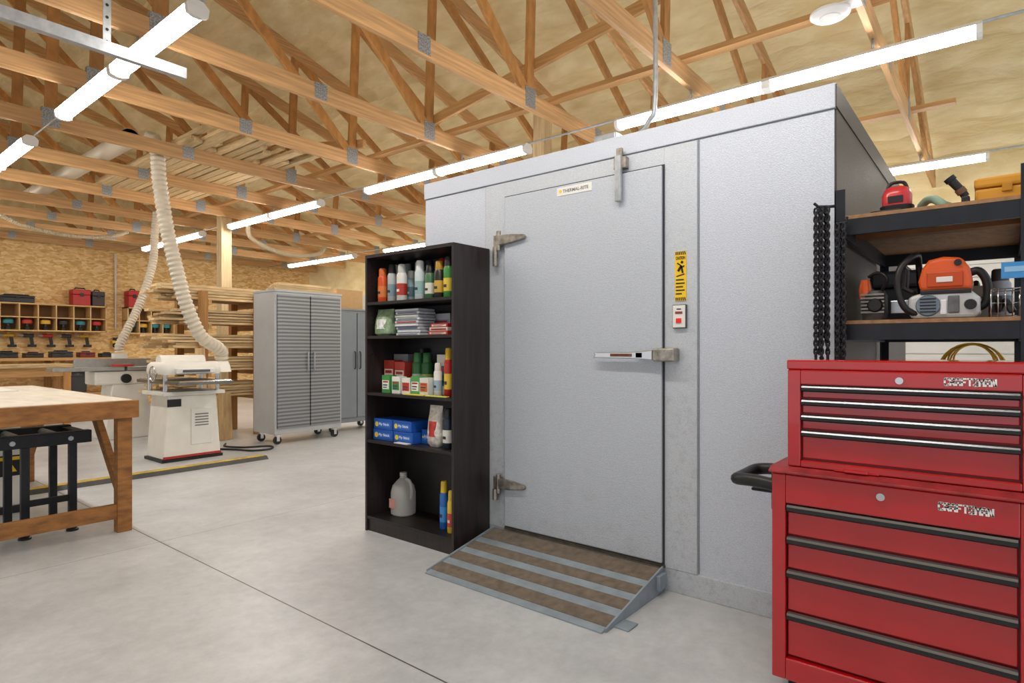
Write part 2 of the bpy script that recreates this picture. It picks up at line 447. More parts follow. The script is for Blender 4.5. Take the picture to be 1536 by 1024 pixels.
for z in (1.845, .385):
    h = MB()
    h.box(2.778, 2.804, 2.335, 2.395, z-.035, z+.04)
    h.cyl((2.77, 2.345, z-.06), (2.77, 2.345, z+.06), .014)
    h.prism([(2.345, z-.03), (2.345, z+.035), (2.25, z+.03), (2.15, z+.018), (2.14, z+.005), (2.15, z-.01), (2.25, z-.024)], 'x', 2.758, 2.784)
    h.build('hinge', WORNMETAL, door, .005)
    MB().cyl((2.772, 2.372, z-.15 if z > 1 else z-.1), (2.772, 2.372, z-.035), .017).build('hinge_pin', WORNMETAL, door)
MB().prism([(1.665, 1.150), (1.655, 1.165), (1.665, 1.178), (1.45, 1.18), (1.33, 1.19), (1.33, 1.142), (1.45, 1.148)], 'x', 2.735, 2.752).build('latch_handle', CHROME, door, .004)
MB().box(2.731, 2.7355, 1.44, 1.56, 1.157, 1.172).build('handle_strip', M('rust_strip', '7a4a34', .6, .4, var=.4, vs=40), door)
MB().box(2.735, 2.783, 1.38, 1.42, 1.15, 1.18).build('latch_mount', WORNMETAL, door, .003)
MB().box(2.735, 2.804, 1.215, 1.33, 1.135, 1.20).build('latch_keeper', WORNMETAL, t, .008)
c = MB(); c.box(2.765, 2.804, 1.49, 1.56, 2.125, 2.185); c.box(2.772, 2.79, 1.515, 1.55, 2.18, 2.235)
cl = c.build('door_closer', WORNMETAL, t, .004)
MB().box(2.748, 2.772, 1.51, 1.545, 1.955, 2.19).build('closer_arm', GALV, cl, .004)
sg = MB().box(2.779, 2.783, 1.70, 1.925, 2.046, 2.092).build('name_plate', WHITE, door)
text('THERMAL-RITE', (2.7785, 1.885, 2.060), .165, .018, '-x', M('sign_gray', '6d6f72', .5), sg)
MB().lathe((2.7785, 1.902, 2.07), [(0.001, -.001), (.009, -.001), (.009, .001)], 10, 'x').build('sign_emblem', YEL, sg)
wl = MB().box(2.8005, 2.804, 1.1815, 1.2385, 1.43, 1.672).build('warning_label', YEL, t)
b = MB()
for k in range(6):
    b.prism([(1.182+k*.0095, 1.655), (1.187+k*.0095, 1.655), (1.192+k*.0085, 1.670), (1.187+k*.0085, 1.670)], 'x', 2.799, 2.8005)
    b.prism([(1.182+k*.0095, 1.432), (1.187+k*.0095, 1.432), (1.192+k*.0085, 1.447), (1.187+k*.0085, 1.447)], 'x', 2.799, 2.8005)
b.bar((2.7995, 1.222, 1.575), (2.7995, 1.205, 1.60), .002, .012); b.bar((2.7995, 1.205, 1.60), (2.7995, 1.198, 1.565), .002, .009)
b.bar((2.7995, 1.205, 1.60), (2.7995, 1.226, 1.615), .002, .006); b.bar((2.7995, 1.21, 1.59), (2.7995, 1.19, 1.60), .002, .006)
b.sphere((2.7995, 1.202, 1.618), .007, (.2, 1, 1)); b.bar((2.7995, 1.19, 1.56), (2.7995, 1.23, 1.55), .002, .005)
b.build('warning_pictogram', BLACK, wl)
text('CAUTION', (2.799, 1.233, 1.632), .046, .015, '-x', BLACK, wl)
for k, w in enumerate((.04, .045, .036, .044, .03)):
    MB().box(2.799, 2.8005, 1.233-w, 1.233, 1.53-k*.017, 1.536-k*.017).build('warning_line', BLACK, wl)
sb = MB().box(2.788, 2.804, 1.176, 1.247, 1.296, 1.412).build('switch_box', M('switch_dark_rim', '4a4b4e', .5), t, .004)
MB().box(2.784, 2.789, 1.180, 1.243, 1.300, 1.408).build('switch_cover', WHITE, sb, .002)
MB().box(2.778, 2.785, 1.198, 1.225, 1.322, 1.345).build('red_rocker', M('rocker_red', 'd8201e', .4, emit=.2), sb, .002)
MB().box(2.7825, 2.7845, 1.193, 1.230, 1.366, 1.378).build('switch_marking', M('switch_mark', '8e3a36', .5), sb)
MB().box(2.7825, 2.7845, 1.20, 1.222, 1.387, 1.392).build('switch_screw', BLACK, sb)

# conduit down to the cooler top with box
t = thing('ceiling_conduit', 'vertical steel conduit bending down onto the cooler roof', 'conduit', (3.4, 1.68, 2.31))
MB().tube(cr([(3.42, 1.64, 5.15), (3.42, 1.64, 3.6), (3.42, 1.64, 2.75), (3.42, 1.68, 2.6), (3.42, 1.78, 2.52), (3.42, 1.88, 2.5)], 6), .015).build('pipe', GALV, t)
MB().box(3.36, 3.48, 1.88, 2.04, 2.311, 2.57).build('junction_box', GALV, t, .01)

# ------------------------------------------------------------------ ramp
t = thing('access_ramp', 'low grey metal ramp with brown grip strips at the cooler door', 'ramp', (2.5, 1.84, 0))
RA, RB, RH = 2.205, 2.78, .112
def rz(x): return .006+(x-RA)/(RB-RA)*(RH-.006)
RAMPM = M('ramp_gray_metal', '94a0aa', .5, .25, var=.15, vs=12)
GRIT = M('brown_grip_grit', '75695b', .9, var=.25, vs=25, bump=.4, bs=300)
MB().prism([(RA, .001), (RB, .001), (RB, RH), (RA, .006)], 'y', 1.30, 2.38).build('deck', RAMPM, t)
for x0, x1 in ((2.247, 2.330), (2.388, 2.465), (2.522, 2.595), (2.652, 2.775)):
    MB().prism([(x0, rz(x0)), (x1, rz(x1)), (x1, rz(x1)+.003), (x0, rz(x0)+.003)], 'y', 1.303, 2.377).build('grip_strip', GRIT, t)
for y0, y1 in ((1.290, 1.299), (2.381, 2.390)):
    MB().prism([(RA+.02, .001), (RB, .001), (RB, RH+.012), (RA+.02, .016)], 'y', y0, y1).build('side_plate', RAMPM, t)
MB().box(2.29, 2.38, 1.22, 1.29, .001, .007).build('floor_tab', RAMPM, t, .002)
MB().box(2.70, 2.775, 1.27, 1.29, .03, .10).build('bracket', RAMPM, t, .002)

# ------------------------------------------------------------------ bookcase
t = thing('bookcase', 'tall black-brown bookcase of cans and boxes beside the cooler door', 'bookcase', (2.64, 2.85, 0))
for y0, y1 in ((2.441, 2.459), (3.239, 3.257)): MB().box(2.485, 2.80, y0, y1, 0, 1.81).build('side_panel', ESP, t, .002)
MB().box(2.485, 2.80, 2.459, 3.239, 1.79, 1.81).build('top_panel', ESP, t)
MB().box(2.79, 2.80, 2.459, 3.239, .1, 1.79).build('back_panel', ESPIN, t)
SH = (.10, .60, .91, 1.28, 1.50)
for z in SH: MB().box(2.488, 2.79, 2.4595, 3.2385, z-.018, z).build('shelf', ESPIN, t)
MB().box(2.50, 2.515, 2.459, 3.239, 0, .082).build('kick_board', ESP, t)
b = MB()
for k in range(24):
    for y in (2.4585, 3.2395): b.cyl((2.53, y-.002, .2+k*.064), (2.53, y+.002, .2+k*.064), .004, n=6)
b.build('peg_hole', M('peg_hole_black', '0a0a0a', .8), t)

def can(u, X, z, r, h, body, cap, band, label, cat='spray can', name='spray_can', group='spray cans on the top bookcase shelf'):
    y = min(max(yu(u, X), 2.462+r), 3.236-r)
    t = thing(name, label, cat, (X, y, z), group)
    bh = h*.76
    MB().lathe((X, y, z+.001), [(r*.9, 0), (r, .004), (r, bh*.93), (r*.82, bh), (r*.6, bh)]).build('body', plain(body, .35), t)
    MB().lathe((X, y, z+.001), [(r*.8, bh*.97), (r*.8, bh*1.02), (r*.74, h*.97), (r*.6, h)]).build('cap', plain(cap, .4), t)
    bd = MB().lathe((X, y, z+.001), [(r*1.012, bh*.2), (r*1.012, bh*.62)]).build('label_band', plain(band, .4), t)
    MB().box(X-r*1.03, X-r*.9, y-r*.35, y+r*.35, z+bh*.33, z+bh*.42).build('label_mark', plain('2c2f3a' if sum(int(band[i:i+2], 16) for i in (0, 2, 4)) > 380 else 'e8e4d8'), bd)
    return t
TOPG = 'top bookcase shelf'
can(574, 2.56, 1.5, .031, .225, 'd9541f', 'd86a28', 'e07a3a', 'bright orange spray can, leftmost on the '+TOPG)
can(588.5, 2.58, 1.5, .031, .245, 'b9bcbd', '2b2c2e', '7f9aa3', 'silver spray can with black cap next to the orange can')
can(603, 2.56, 1.5, .034, .235, 'e3e1da', 'c9c7c0', 'b53528', 'white spray can with red band, third from left on the '+TOPG)
can(617, 2.63, 1.5, .03, .20, '9fb9bd', 'd7d9d8', '587f86', 'small pale blue can set back on the '+TOPG)
can(630, 2.57, 1.5, .033, .245, 'c6d3d2', 'e5e6e3', '8fb1b0', 'pale aqua spray can with white cap in the middle of the top shelf')
can(645, 2.57, 1.5, .031, .21, '45714a', '1f2022', 'dcdccf', 'dark green spray can with black cap and cream band')
can(659, 2.56, 1.5, .031, .225, '2a2723', 'b88b2a', 'c7a13b', 'black spray can with gold band and gold cap')
can(673, 2.56, 1.5, .031, .245, '3f8a42', '232427', 'e0c341', 'green can with yellow band, rightmost on the '+TOPG)
can(582, 2.70, 1.5, .032, .265, '8a8f92', 'd0d2d2', '5a6468', 'tall grey can behind the orange one on the top shelf')
can(612, 2.74, 1.5, .031, .27, 'c7c9cb', '8d9093', '49565f', 'tall silver can with slate band in the back row of the top shelf')
can(628, 2.73, 1.5, .031, .27, 'aeb7b5', 'e2e2de', '3e6f78', 'tall can with teal band in the back row of the top shelf')
can(645, 2.71, 1.5, .033, .27, 'b9b6ad', '2a2a2b', '9a3b31', 'tall grey can with black cap in the back row of the top shelf')
can(664, 2.71, 1.5, .033, .27, 'd0cbb8', 'b02a22', '6f6f64', 'tall cream can with red cap in the back row of the top shelf')

def carton(x0, x1, y0, y1, z0, z1, col, panel, label, group=None, cat='box', name='carton', txt=None, tcol='f2d22a'):
    t = thing(name, label, cat, ((x0+x1)/2, (y0+y1)/2, z0), group)
    MB().box(x0, x1, y0, y1, z0+.0005, z1).build('body', plain(col), t, .0015)
    h = z1-z0; w = y1-y0
    p = MB().box(x0-.001, x0, y0+w*.08, y1-w*.08, z0+h*.22, z0+h*.72).build('printed_panel', plain(panel), t)
    if txt:
        text(txt, (x0-.0012, y1-w*.30, z0+h*.33), w*.55, h*.3, '-x', plain('eef0f2'), p)
        MB().lathe((x0-.0012, y1-w*.17, z0+h*.47), [(.001, -.0006), (w*.09, -.0006), (w*.09, .0006)], 12, 'x').build('emblem', plain(tcol), p)
    else:
        for k, q in enumerate((.62, .45, .33)): MB().box(x0-.0016, x0-.001, y0+w*(.18+.08*k), y1-w*.16, z0+h*q-h*.03, z0+h*q+h*(.06-.02*k)).build('print_line', plain('3a3d44' if k else 'b4382e'), p)
    return t
def pouch(x, y, z, w, d, h, col, panel, label, name='plastic_pouch', cat='bag', group=None, lean=0):
    t = thing(name, label, cat, (x, y, z), group)
    L = [(0, .7, .7), (.08, 1, 1), (.35, 1.0, 1.05), (.65, .97, .8), (.88, .95, .35), (1, .97, .06)]
    MB().loft([(x+lean*f, y, z+.001+h*f, d*b_/2, w*a_/2, .7) for f, a_, b_ in L]).build('body', M('film_'+col, col, .25, var=.35, vs=25, bump=.4, bs=40), t)
    MB().loft([(x+lean*f-d*.03-.001, y, z+.001+h*f, d*b_/2, w*a_/2*.75, .7) for f, a_, b_ in ((.25, 1, 1.03), (.5, 1, .95), (.62, 1, .84))]).build('printed_panel', M('print_'+panel, panel, .4, var=.4, vs=40), t)
    return t
# second shelf
pouch(2.57, 3.145, 1.28, .17, .10, .175, '8fa882', 'e3e8dc', 'crumpled green and white bag, left on second bookcase shelf')
CASE = M('clear_plastic_case', 'c9cdd2', .15, var=.1, vs=30)
for k in range(9):
    dx = random.uniform(-.01, .01); dy = random.uniform(-.012, .012); y = yu(620, 2.6)-.01
    t = thing('plastic_case', 'flat clear plastic case in the stack on second bookcase shelf', 'case', (2.6+dx, y+dy, 1.28+k*.019), 'stacked clear plastic cases')
    MB().box(2.54+dx, 2.68+dx, y-.11+dy, y+.11+dy, 1.2805+k*.019, 1.2965+k*.019).build('case_body', CASE, t, .002)
    MB().box(2.5385+dx, 2.54+dx, y-.09+dy, y+.09+dy, 1.284+k*.019, 1.293+k*.019).build('case_insert', plain(('8d97a5', 'd8d8da', '5d6b86', 'e9e9e9', 'aa4444', '777c86', 'dcd9cf', '6a7080', 'c9ccd2')[k]), t)
for k, (c, w) in enumerate((('c8322a', 'bottom red'), ('d9d4c8', 'middle white'), ('b8241f', 'top red'))):
    y = yu(663, 2.58)-.015
    carton(2.53, 2.68, y-.082, y+.082-.01*k, 1.28+k*.023, 1.302+k*.023, c, 'e9e0d2' if k != 1 else 'c23a30', '%s flat packet stacked at the right of second bookcase shelf' % w, 'flat packets on the second shelf', 'packet', 'flat_packet')
carton(2.70, 2.78, yu(663, 2.7)-.07, yu(663, 2.7)+.07, 1.28, 1.42, 'c3c7cc', '8e98a6', 'grey carton behind red packets on second bookcase shelf')
# third shelf
Z3 = .91
for k, (u, c, p, w) in enumerate(((584, '3f8f45', 'e8efe6', 'green carton with white panel, leftmost of front row'), (599, 'e6e6de', '2f8a43', 'white carton with green panel, front row'), (614, 'e9e7de', 'c4332b', 'white carton with red panel, front row'), (628, '4f9d51', 'f0f0ea', 'light green carton right of the white ones, front row'), (641, 'd9dbd4', 'd06a2e', 'white carton with orange panel, right end of front row'))):
    y = yu(u, 2.55)
    carton(2.52, 2.58, y-.038, y+.038, Z3, Z3+.115-.006*(k % 3), c, p, w+' on third bookcase shelf', 'small cartons on the third shelf')
for k, (y, c, p, h, w) in enumerate(((3.18, 'b5382f', 'e6d9d0', .21, 'red carton with cream panel at left'), (3.072, 'c9463a', 'f0ece2', .2, 'lighter red carton second from left'))):
    carton(2.62, 2.70, y-.05, y+.05, Z3, Z3+h, c, p, w+' of the back row, third bookcase shelf')
carton(2.705, 2.78, 3.085, 3.23, Z3, Z3+.25, '8d8f90', 'b9bdbf', 'tall grey carton at the back left of third bookcase shelf')
for k, (u, c, b_, w) in enumerate(((627, '3d7a45', 'd9e2d0', 'tall green can with pale band'), (641, '2f6a3a', 'c3d06a', 'tall green can with lime band'))):
    can(u, 2.68, Z3, .038, .26, c, c, b_, w+' in the back row of third bookcase shelf', 'can', 'metal_can', None)
can(634, 2.755, Z3, .03, .29, 'c9cdc4', '2a2a2b', '7a8f5a', 'tall pale can at the very back of third bookcase shelf', 'can', 'metal_can', None)
can(657, 2.57, Z3, .026, .2, 'e7e4da', 'd9d6cc', '9fb5c4', 'white bottle with pale blue band on third bookcase shelf', 'bottle', 'squeeze_bottle', None)
can(673, 2.57, Z3, .027, .29, 'b5261f', 'e0b52c', 'e8c23a', 'tall red can with yellow band at right of third shelf', 'spray can', 'spray_can', None)
carton(2.64, 2.70, 2.50, 2.60, Z3, Z3+.22, 'd8d3c2', '9a4a3a', 'cream carton behind the tall red can on third bookcase shelf')
carton(2.64, 2.70, 2.63, 2.74, Z3, Z3+.25, 'dcdccf', '2f6a8a', 'white carton with blue panel behind the bottle, third bookcase shelf')
for k, (u, c, w) in enumerate(((621, 'e2cf3f', 'yellow paper packet at left of front edge'), (655, 'd9d64c', 'yellow-green paper packet at right of front edge'))):
    y = yu(u, 2.5)
    tag(MB().box(2.489, 2.517, y-.09, y+.09, Z3+.0005, Z3+.008).build('paper_packet', plain(c), bev=.002), w+' of third bookcase shelf', 'packet')
# fourth shelf
Z4 = .60
BLU = '1d57b0'
def fly(u0, u1, X, z, h, label):
    y1, y0 = yu(u0, X), yu(u1, X)
    carton(X, X+.17, y0, y1, z, z+h, BLU, '2a6cc8', label, 'blue trap boxes on the fourth shelf', txt='Fly Stick')
fly(560, 589, 2.53, Z4, .068, 'lower left blue box of the stacked blue boxes on fourth bookcase shelf')
fly(590.5, 619, 2.53, Z4, .068, 'lower right blue box of the stacked blue boxes on fourth bookcase shelf')
fly(561, 588, 2.535, Z4+.069, .068, 'upper left blue box of the stacked blue boxes on fourth bookcase shelf')
fly(589.5, 617, 2.54, Z4+.069, .068, 'upper right blue box of the stacked blue boxes on fourth bookcase shelf')
fly(632.5, 646, 2.60, Z4, .09, 'single blue box beside the red and white bag on fourth bookcase shelf')
pouch(2.58, yu(655, 2.58), Z4, .115, .085, .25, 'd8d2c8', 'b3322a', 'upright white bag with red print on fourth bookcase shelf', 'granule_bag')
can(672, 2.56, Z4, .032, .24, '1d2a3a', '22262c', 'd8d6cf', 'dark navy can with white band at right of fourth bookcase shelf', 'spray can', 'spray_can', None)
y = yu(602, 2.5)
tag(MB().box(2.49, 2.528, y-.06, y+.06, Z4+.0005, Z4+.006).build('paper_packet', plain('dedbd2'), bev=.001), 'white paper packet at the front edge of fourth bookcase shelf', 'packet')
# bottom shelf
jx, jy, jz = 2.66, yu(605, 2.66), .101
t = thing('plastic_jug', 'translucent empty gallon jug on the bottom shelf of the bookcase', 'jug', (jx, jy, jz))
JUG = M('milky_jug_plastic', 'e6e4de', .2)
JUG.node_tree.nodes['Principled BSDF'].inputs['Alpha'].default_value = .42
MB().loft([(jx, jy, jz+h, r, r, .75) for h, r in ((0, .068), (.008, .076), (.07, .077), (.15, .076), (.19, .066), (.225, .038), (.24, .022), (.262, .021))]).build('jug_body', JUG, t)
MB().lathe((jx, jy, jz), [(.024, .255), (.024, .275), (.02, .278)]).build('jug_cap', plain('b9b7b2'), t)
MB().tube(cr([(jx, jy-.02, jz+.235), (jx, jy-.06, jz+.225), (jx, jy-.082, jz+.17), (jx, jy-.074, jz+.11)], 5), .011).build('jug_handle', JUG, t)
MB().box(jx-.0785, jx-.0775, jy-.01, jy+.05, jz+.05, jz+.11).build('jug_label', plain('c98f86'), t)
can(666, 2.60, .1, .026, .29, '2668b8', 'e3c52c', '3f8fd8', 'blue tube with yellow cap on the bottom bookcase shelf', 'tube', 'caulk_tube', None)
can(677, 2.57, .1, .024, .25, 'e6c02b', 'd8b32a', 'd4482c', 'yellow tube with red band at right of the bottom shelf', 'tube', 'caulk_tube', None)

# ------------------------------------------------------------------ tool chests
PULLG = M('pull_gray', '85888b', .3, .7)
def drawer(t, X, y0, y1, z0, z1, s=1):
    d = MB().box(X-.008, X+.03, y0, y1, z0+.003, z1-.002).build('drawer', RED, t, .003)
    MB().prism([(X-.022, z1-.003), (X-.008, z1-.001), (X-.008, z1-.010*s), (X-.026, z1-.010*s)], 'y', y0, y1).build('drawer_pull', PULLG, d)
    MB().prism([(X-.027, z1-.0102*s), (X-.008, z1-.0102*s), (X-.008, z1-.028*s), (X-.019, z1-.028*s), (X-.027, z1-.022*s)], 'y', y0, y1).build('pull_grip', BLACK, d)
t = thing('rolling_tool_cabinet', 'tall red rolling tool cabinet with four drawers, standing at right', 'tool cabinet', (2.44, .28, 0))
YR = -.085
MB().box(2.249, 2.66, YR, .622, .055, .765).build('body', REDD, t, .006)
f = MB(); f.box(2.216, 2.25, .577, .622, .055, .765); f.box(2.216, 2.25, YR, YR+.04, .055, .765); f.box(2.216, 2.25, YR+.04, .577, .665, .765); f.box(2.216, 2.25, YR+.04, .577, .055, .13)
f.build('front_frame', RED, t, .004)
MB().prism([(2.200, .768), (2.67, .768), (2.67, .789), (2.235, .789), (2.200, .776)], 'y', YR-.006, .63).build('top_tray', M('tray_dusty_red', '96262a', .5, var=.35, vs=14), t, .004)
for z0, z1 in ((.553, .662), (.437, .551), (.291, .435), (.135, .289)): drawer(t, 2.240, YR+.045, .573, z0, z1)
lk = px(1321, 745, X=2.214)
MB().lathe((2.214, lk.y, lk.z), [(.012, -.006), (.012, .002)], 16, 'x').build('lock', CHROME, t)
MARK = M('badge_silver', 'fafaf8', .35)
badge('CRAFTSMAN', 2.2152, .143, .716, .132, .021, MARK, t)
for x in (2.30, 2.60):
    for y in (YR+.06, .57):
        c = MB().lathe((x, y, .028), [(.027, -.012), (.027, .012)], 16, 'y').build('caster', BLACK, t)
        MB().box(x-.02, x+.02, y-.02, y+.02, .045, .056).build('caster_plate', GALV, c)
h = MB(); h.tube(cr([(2.27, .625, .71), (2.28, .70, .715), (2.30, .765, .71), (2.36, .785, .70), (2.46, .785, .70), (2.53, .765, .71), (2.55, .70, .715), (2.56, .625, .71)], 6), .023, 10)
h.build('push_handle', BLACK, t)
h = MB(); h.box(2.27, 2.56, .622, .64, .62, .755); h.box(2.30, 2.53, .64, .72, .672, .684); h.build('handle_bracket', BLACK, t, .006)
t = thing('tool_chest', 'red top tool chest with four shallow drawers on the rolling cabinet', 'tool chest', (2.41, .25, .79))
MB().box(2.266, 2.56, YR, .577, .7905, 1.145).build('body', REDD, t, .005)
MB().box(2.248, 2.565, YR-.005, .582, 1.125, 1.16).build('lid', RED, t, .006)
f = MB(); f.box(2.242, 2.267, .535, .577, .7905, 1.125); f.box(2.242, 2.267, YR, YR+.035, .7905, 1.125); f.box(2.242, 2.267, YR+.035, .535, 1.075, 1.125); f.box(2.242, 2.267, YR+.035, .535, .7905, .815)
f.build('front_frame', RED, t, .004)
for z0, z1 in ((1.027, 1.073), (.974, 1.025), (.92, .972), (.818, .918)): drawer(t, 2.262, YR+.04, .531, z0, z1, .8)
lk = px(1349, 571, X=2.240)
MB().lathe((2.241, lk.y, lk.z), [(.011, -.006), (.011, .002)], 16, 'x').build('lock', CHROME, t)
badge('CRAFTSMAN', 2.2412, .130, 1.0885, .125, .020, MARK, t)
c = MB(); c.box(2.225, 2.25, .33, .40, .791, .803); c.box(2.232, 2.25, .30, .43, .7905, .797); c.build('catch', RED, t, .003)

# ------------------------------------------------------------------ rack
t = thing('storage_rack', 'dark steel storage rack with wood shelves along the cooler side', 'rack', (3.3, .22, 0))
RY0, RY1, RX0, RX1 = -.093, .515, 2.69, 3.9
for x0, sx in ((RX0, 1), (RX1, -1)):
    for y0, sy in ((RY1, -1), (RY0, 1)):
        p = MB(); a, c = sorted((y0, y0+sy*.038)); p.box(min(x0, x0+sx*.004), max(x0, x0+sx*.004), a, c, 0, 1.83)
        a2, c2 = sorted((y0, y0+sy*.004)); d1, d2 = sorted((x0, x0+sx*.038)); p.box(d1, d2, a2, c2, 0, 1.83)
        p.build('post', RACK, t)
RB_ = M('rack_particle_board', '9c7550', .7, var=.25, vs=40)
for z in (.25, .80, 1.295, 1.71):
    b = MB()
    for x in (RX0+.004, RX1-.024): b.box(x, x+.02, RY0+.004, RY1-.004, z-.062, z-.001)
    for y in (RY0+.004, RY1-.024): b.box(RX0+.005, RX1-.005, y, y+.02, z-.062, z-.001)
    b.build('beam', RACK, t)
    MB().box(RX0+.003, RX1-.006, RY0+.006, RY1-.006, z, z+.014).build('shelf_board', RB_, t)
    MB().box(3.0, 3.07, RY0+.024, RY1-.024, z-.035, z-.001).build('joist', M('joist_wood', '8a6038', .7, var=.2, vs=10), t)
MB().tube([(2.70, .51, 1.77), (2.67, .53, 1.765), (2.645, .565, 1.765), (2.645, .58, 1.78)], .006).build('hook', RACK, t)
MB().tube([(2.69, .50, 1.70), (2.655, .50, 1.69), (2.64, .462, 1.69), (2.64, .462, 1.71)], .005).build('hook', RACK, t)
CH = M('chain_dark_steel', '2a2a2e', .36, .6, var=.3, vs=40)
def chain(x, y, z1, z0, label):
    b = MB(); k = 0; z = z1
    while z > z0:
        P = []
        for i in range(10):
            a = 2*PI*i/10; w = math.cos(a)*.0066; hh = math.sin(a)*.0095+(.003 if math.sin(a) > 0 else -.003)
            P.append((x+(w if k % 2 else .5*w), y+(.5*w if k % 2 else w), z-.014+hh))
        b.tube(P, .0041, 6, True); z -= .0165; k += 1
    tag(b.build('hanging_chain', CH), label, 'chain', 'chains hanging on the rack post')
for k, (x, y, z1, z0, lb) in enumerate(((2.645, .574, 1.762, 1.17, 'dark steel chain hanging outermost left from the rack post hook'),
        (2.662, .563, 1.762, 1.20, 'dark steel chain, second from left beside the rack post'),
        (2.642, .552, 1.762, 1.15, 'dark steel chain, third from left beside the rack post'),
        (2.662, .541, 1.760, 1.24, 'shorter dark steel chain, fourth from left beside the rack post'),
        (2.642, .530, 1.760, 1.18, 'dark steel chain, fifth from left, closest beside the rack post'),
        (2.642, .495, 1.688, 1.16, 'dark steel chain hanging in front of the rack post'),
        (2.662, .484, 1.688, 1.22, 'shorter dark steel chain, second of three in front of the rack post'),
        (2.64, .473, 1.688, 1.14, 'dark steel chain hanging just right of the rack post'))):
    chain(x, y, z1, z0, lb)

# items on rack
ZM = 1.3095; ZT = 1.7245
x, y, z = 2.82, .165, ZM
t = thing('chainsaw', 'orange and grey chainsaw with black hoop handle on the rack middle shelf', 'chainsaw', (x, y, z))
WG = M('saw_light_gray', 'c3c6c6', .45, var=.15, vs=15)
def yz(L): return [(y+a, z+b_) for a, b_ in L]
MB().prism(yz([(.10, .002), (.112, .04), (.108, .085), (.06, .10), (-.085, .10), (-.11, .075), (-.11, .02), (-.095, .002)]), 'x', x-.075, x+.07).build('housing', WG, t, .012)
MB().prism(yz([(.07, .103), (.078, .14), (.066, .19), (.045, .222), (.0, .232), (-.055, .225), (-.08, .185), (-.088, .135), (-.085, .103)]), 'x', x-.07, x+.06).build('top_cover', ORG, t, .016, seg=3)
MB().box(x-.078, x-.07, y-.06, y+.05, z+.118, z+.175).build('cover_recess', M('saw_dark_orange', 'c24a10', .45), t, .006)
MB().box(x-.082, x-.074, y-.03, y+.02, z+.135, z+.155).build('maker_mark', WHITE, t, .002)
MB().box(x-.079, x-.07, y-.085, y+.07, z+.092, z+.108).build('cover_gap', BLACK, t, .003)
MB().lathe((x-.078, y+.045, z+.05), [(.036, -.008), (.04, 0), (.041, .008)], 20, 'x').build('starter_cover', M('starter_blue_gray', '6f7f8e', .4, .2), t)
for k in range(5): MB().box(x-.0885, x-.086, y+.02, y+.07, z+.024+k*.012, z+.029+k*.012).build('starter_slot', BLACK, t)
MB().box(x-.08, x-.072, y-.05, y-.015, z+.02, z+.085).build('carburetor_box', M('saw_mid_gray', '6b6d6e', .5, .3, var=.3, vs=30), t, .006)
MB().box(x-.081, x-.074, y-.012, y+.008, z+.015, z+.07).build('tank_window', M('tank_white', 'e6e8ea', .3), t, .004)
MB().lathe((x-.077, y-.082, z+.05), [(.017, -.012), (.019, -.006), (.019, .006)], 14, 'x').build('fuel_cap', BLACK, t)
MB().tube(cr([(x-.06, y+.075, z+.015), (x-.085, y+.118, z+.045), (x-.09, y+.14, z+.12), (x-.08, y+.135, z+.19), (x-.05, y+.105, z+.236), (x+.0, y+.085, z+.25), (x+.05, y+.085, z+.22), (x+.06, y+.08, z+.13), (x+.055, y+.075, z+.09)], 6), .012, 10).build('front_handle', BLACK, t)
MB().tube(cr([(x, y-.07, z+.17), (x, y-.105, z+.175), (x, y-.128, z+.13), (x, y-.125, z+.06), (x, y-.09, z+.035)], 6), .015, 10).build('rear_handle', BLACK, t)
MB().prism(yz([(.10, .10), (.135, .12), (.13, .20), (.115, .20), (.118, .125), (.09, .11)]), 'x', x-.05, x+.05).build('hand_guard', BLACK, t, .004)
MB().box(x+.072, x+.08, y+.03, y+.185, z+.03, z+.085).build('guide_bar', STEEL, t, .004)
MB().lathe((x-.073, y-.045, z+.205), [(.012, -.006), (.012, .004)], 12, 'x').build('cover_knob', BLACK, t)
x, y = 2.82, .395
t = thing('trimmer_engine', 'small black and orange engine at the left of the rack middle shelf', 'engine', (x, y, ZM))
MB().loft([(x, y, ZM+h, .05*a, .045*a, .6) for h, a in ((.001, .9), (.03, 1), (.10, 1), (.12, .8))]).build('crankcase', M('engine_gray', '4b4a48', .5, .3, var=.3, vs=40), t)
b = MB()
for k in range(6): b.box(x-.056, x+.05, y-.04, y+.04, ZM+.03+k*.014, ZM+.037+k*.014)
b.build('cooling_fins', M('engine_silver', '8f8b84', .4, .6, var=.2, vs=30), t)
MB().loft([(x-.01, y+.03, ZM+h, .04*a, .022*a, .7) for h, a in ((.09, .9), (.13, 1), (.165, .7))]).build('shroud', ORG, t)
MB().tube(cr([(x-.03, y-.03, ZM+.12), (x-.05, y-.05, ZM+.16), (x-.04, y-.02, ZM+.19), (x, y+.02, ZM+.18)], 5), .006).build('fuel_line', BLACK, t)
MB().lathe((x-.058, y-.01, ZM+.06), [(.022, -.01), (.028, 0), (.028, .012)], 16, 'x').build('pull_starter', BLACK, t)
x, y = 2.80, -.015
t = thing('wire_basket', 'chrome wire basket at the right of the rack middle shelf', 'basket', (x, y, ZM))
b = MB()
for z in (.004, .05, .10): b.tube([(x-.06, y-.04, ZM+z), (x+.06, y-.04, ZM+z), (x+.06, y+.04, ZM+z), (x-.06, y+.04, ZM+z)], .003, 6, True)
for k in range(5):
    q = -.04+k*.02
    for s in (-.06, .06): b.cyl((x+s, y+q, ZM+.002), (x+s, y+q, ZM+.1), .0022, n=5)
    b.cyl((x-.06, y+q, ZM+.004), (x+.06, y+q, ZM+.004), .0022, n=5)
b.build('wire_frame', CHROME, t)
MB().tube(cr([(x-.02, y-.02, ZM+.02), (x, y, ZM+.06), (x+.02, y+.02, ZM+.03), (x-.03, y+.02, ZM+.07)], 5), .012).build('cord_bundle', BLACK, t)
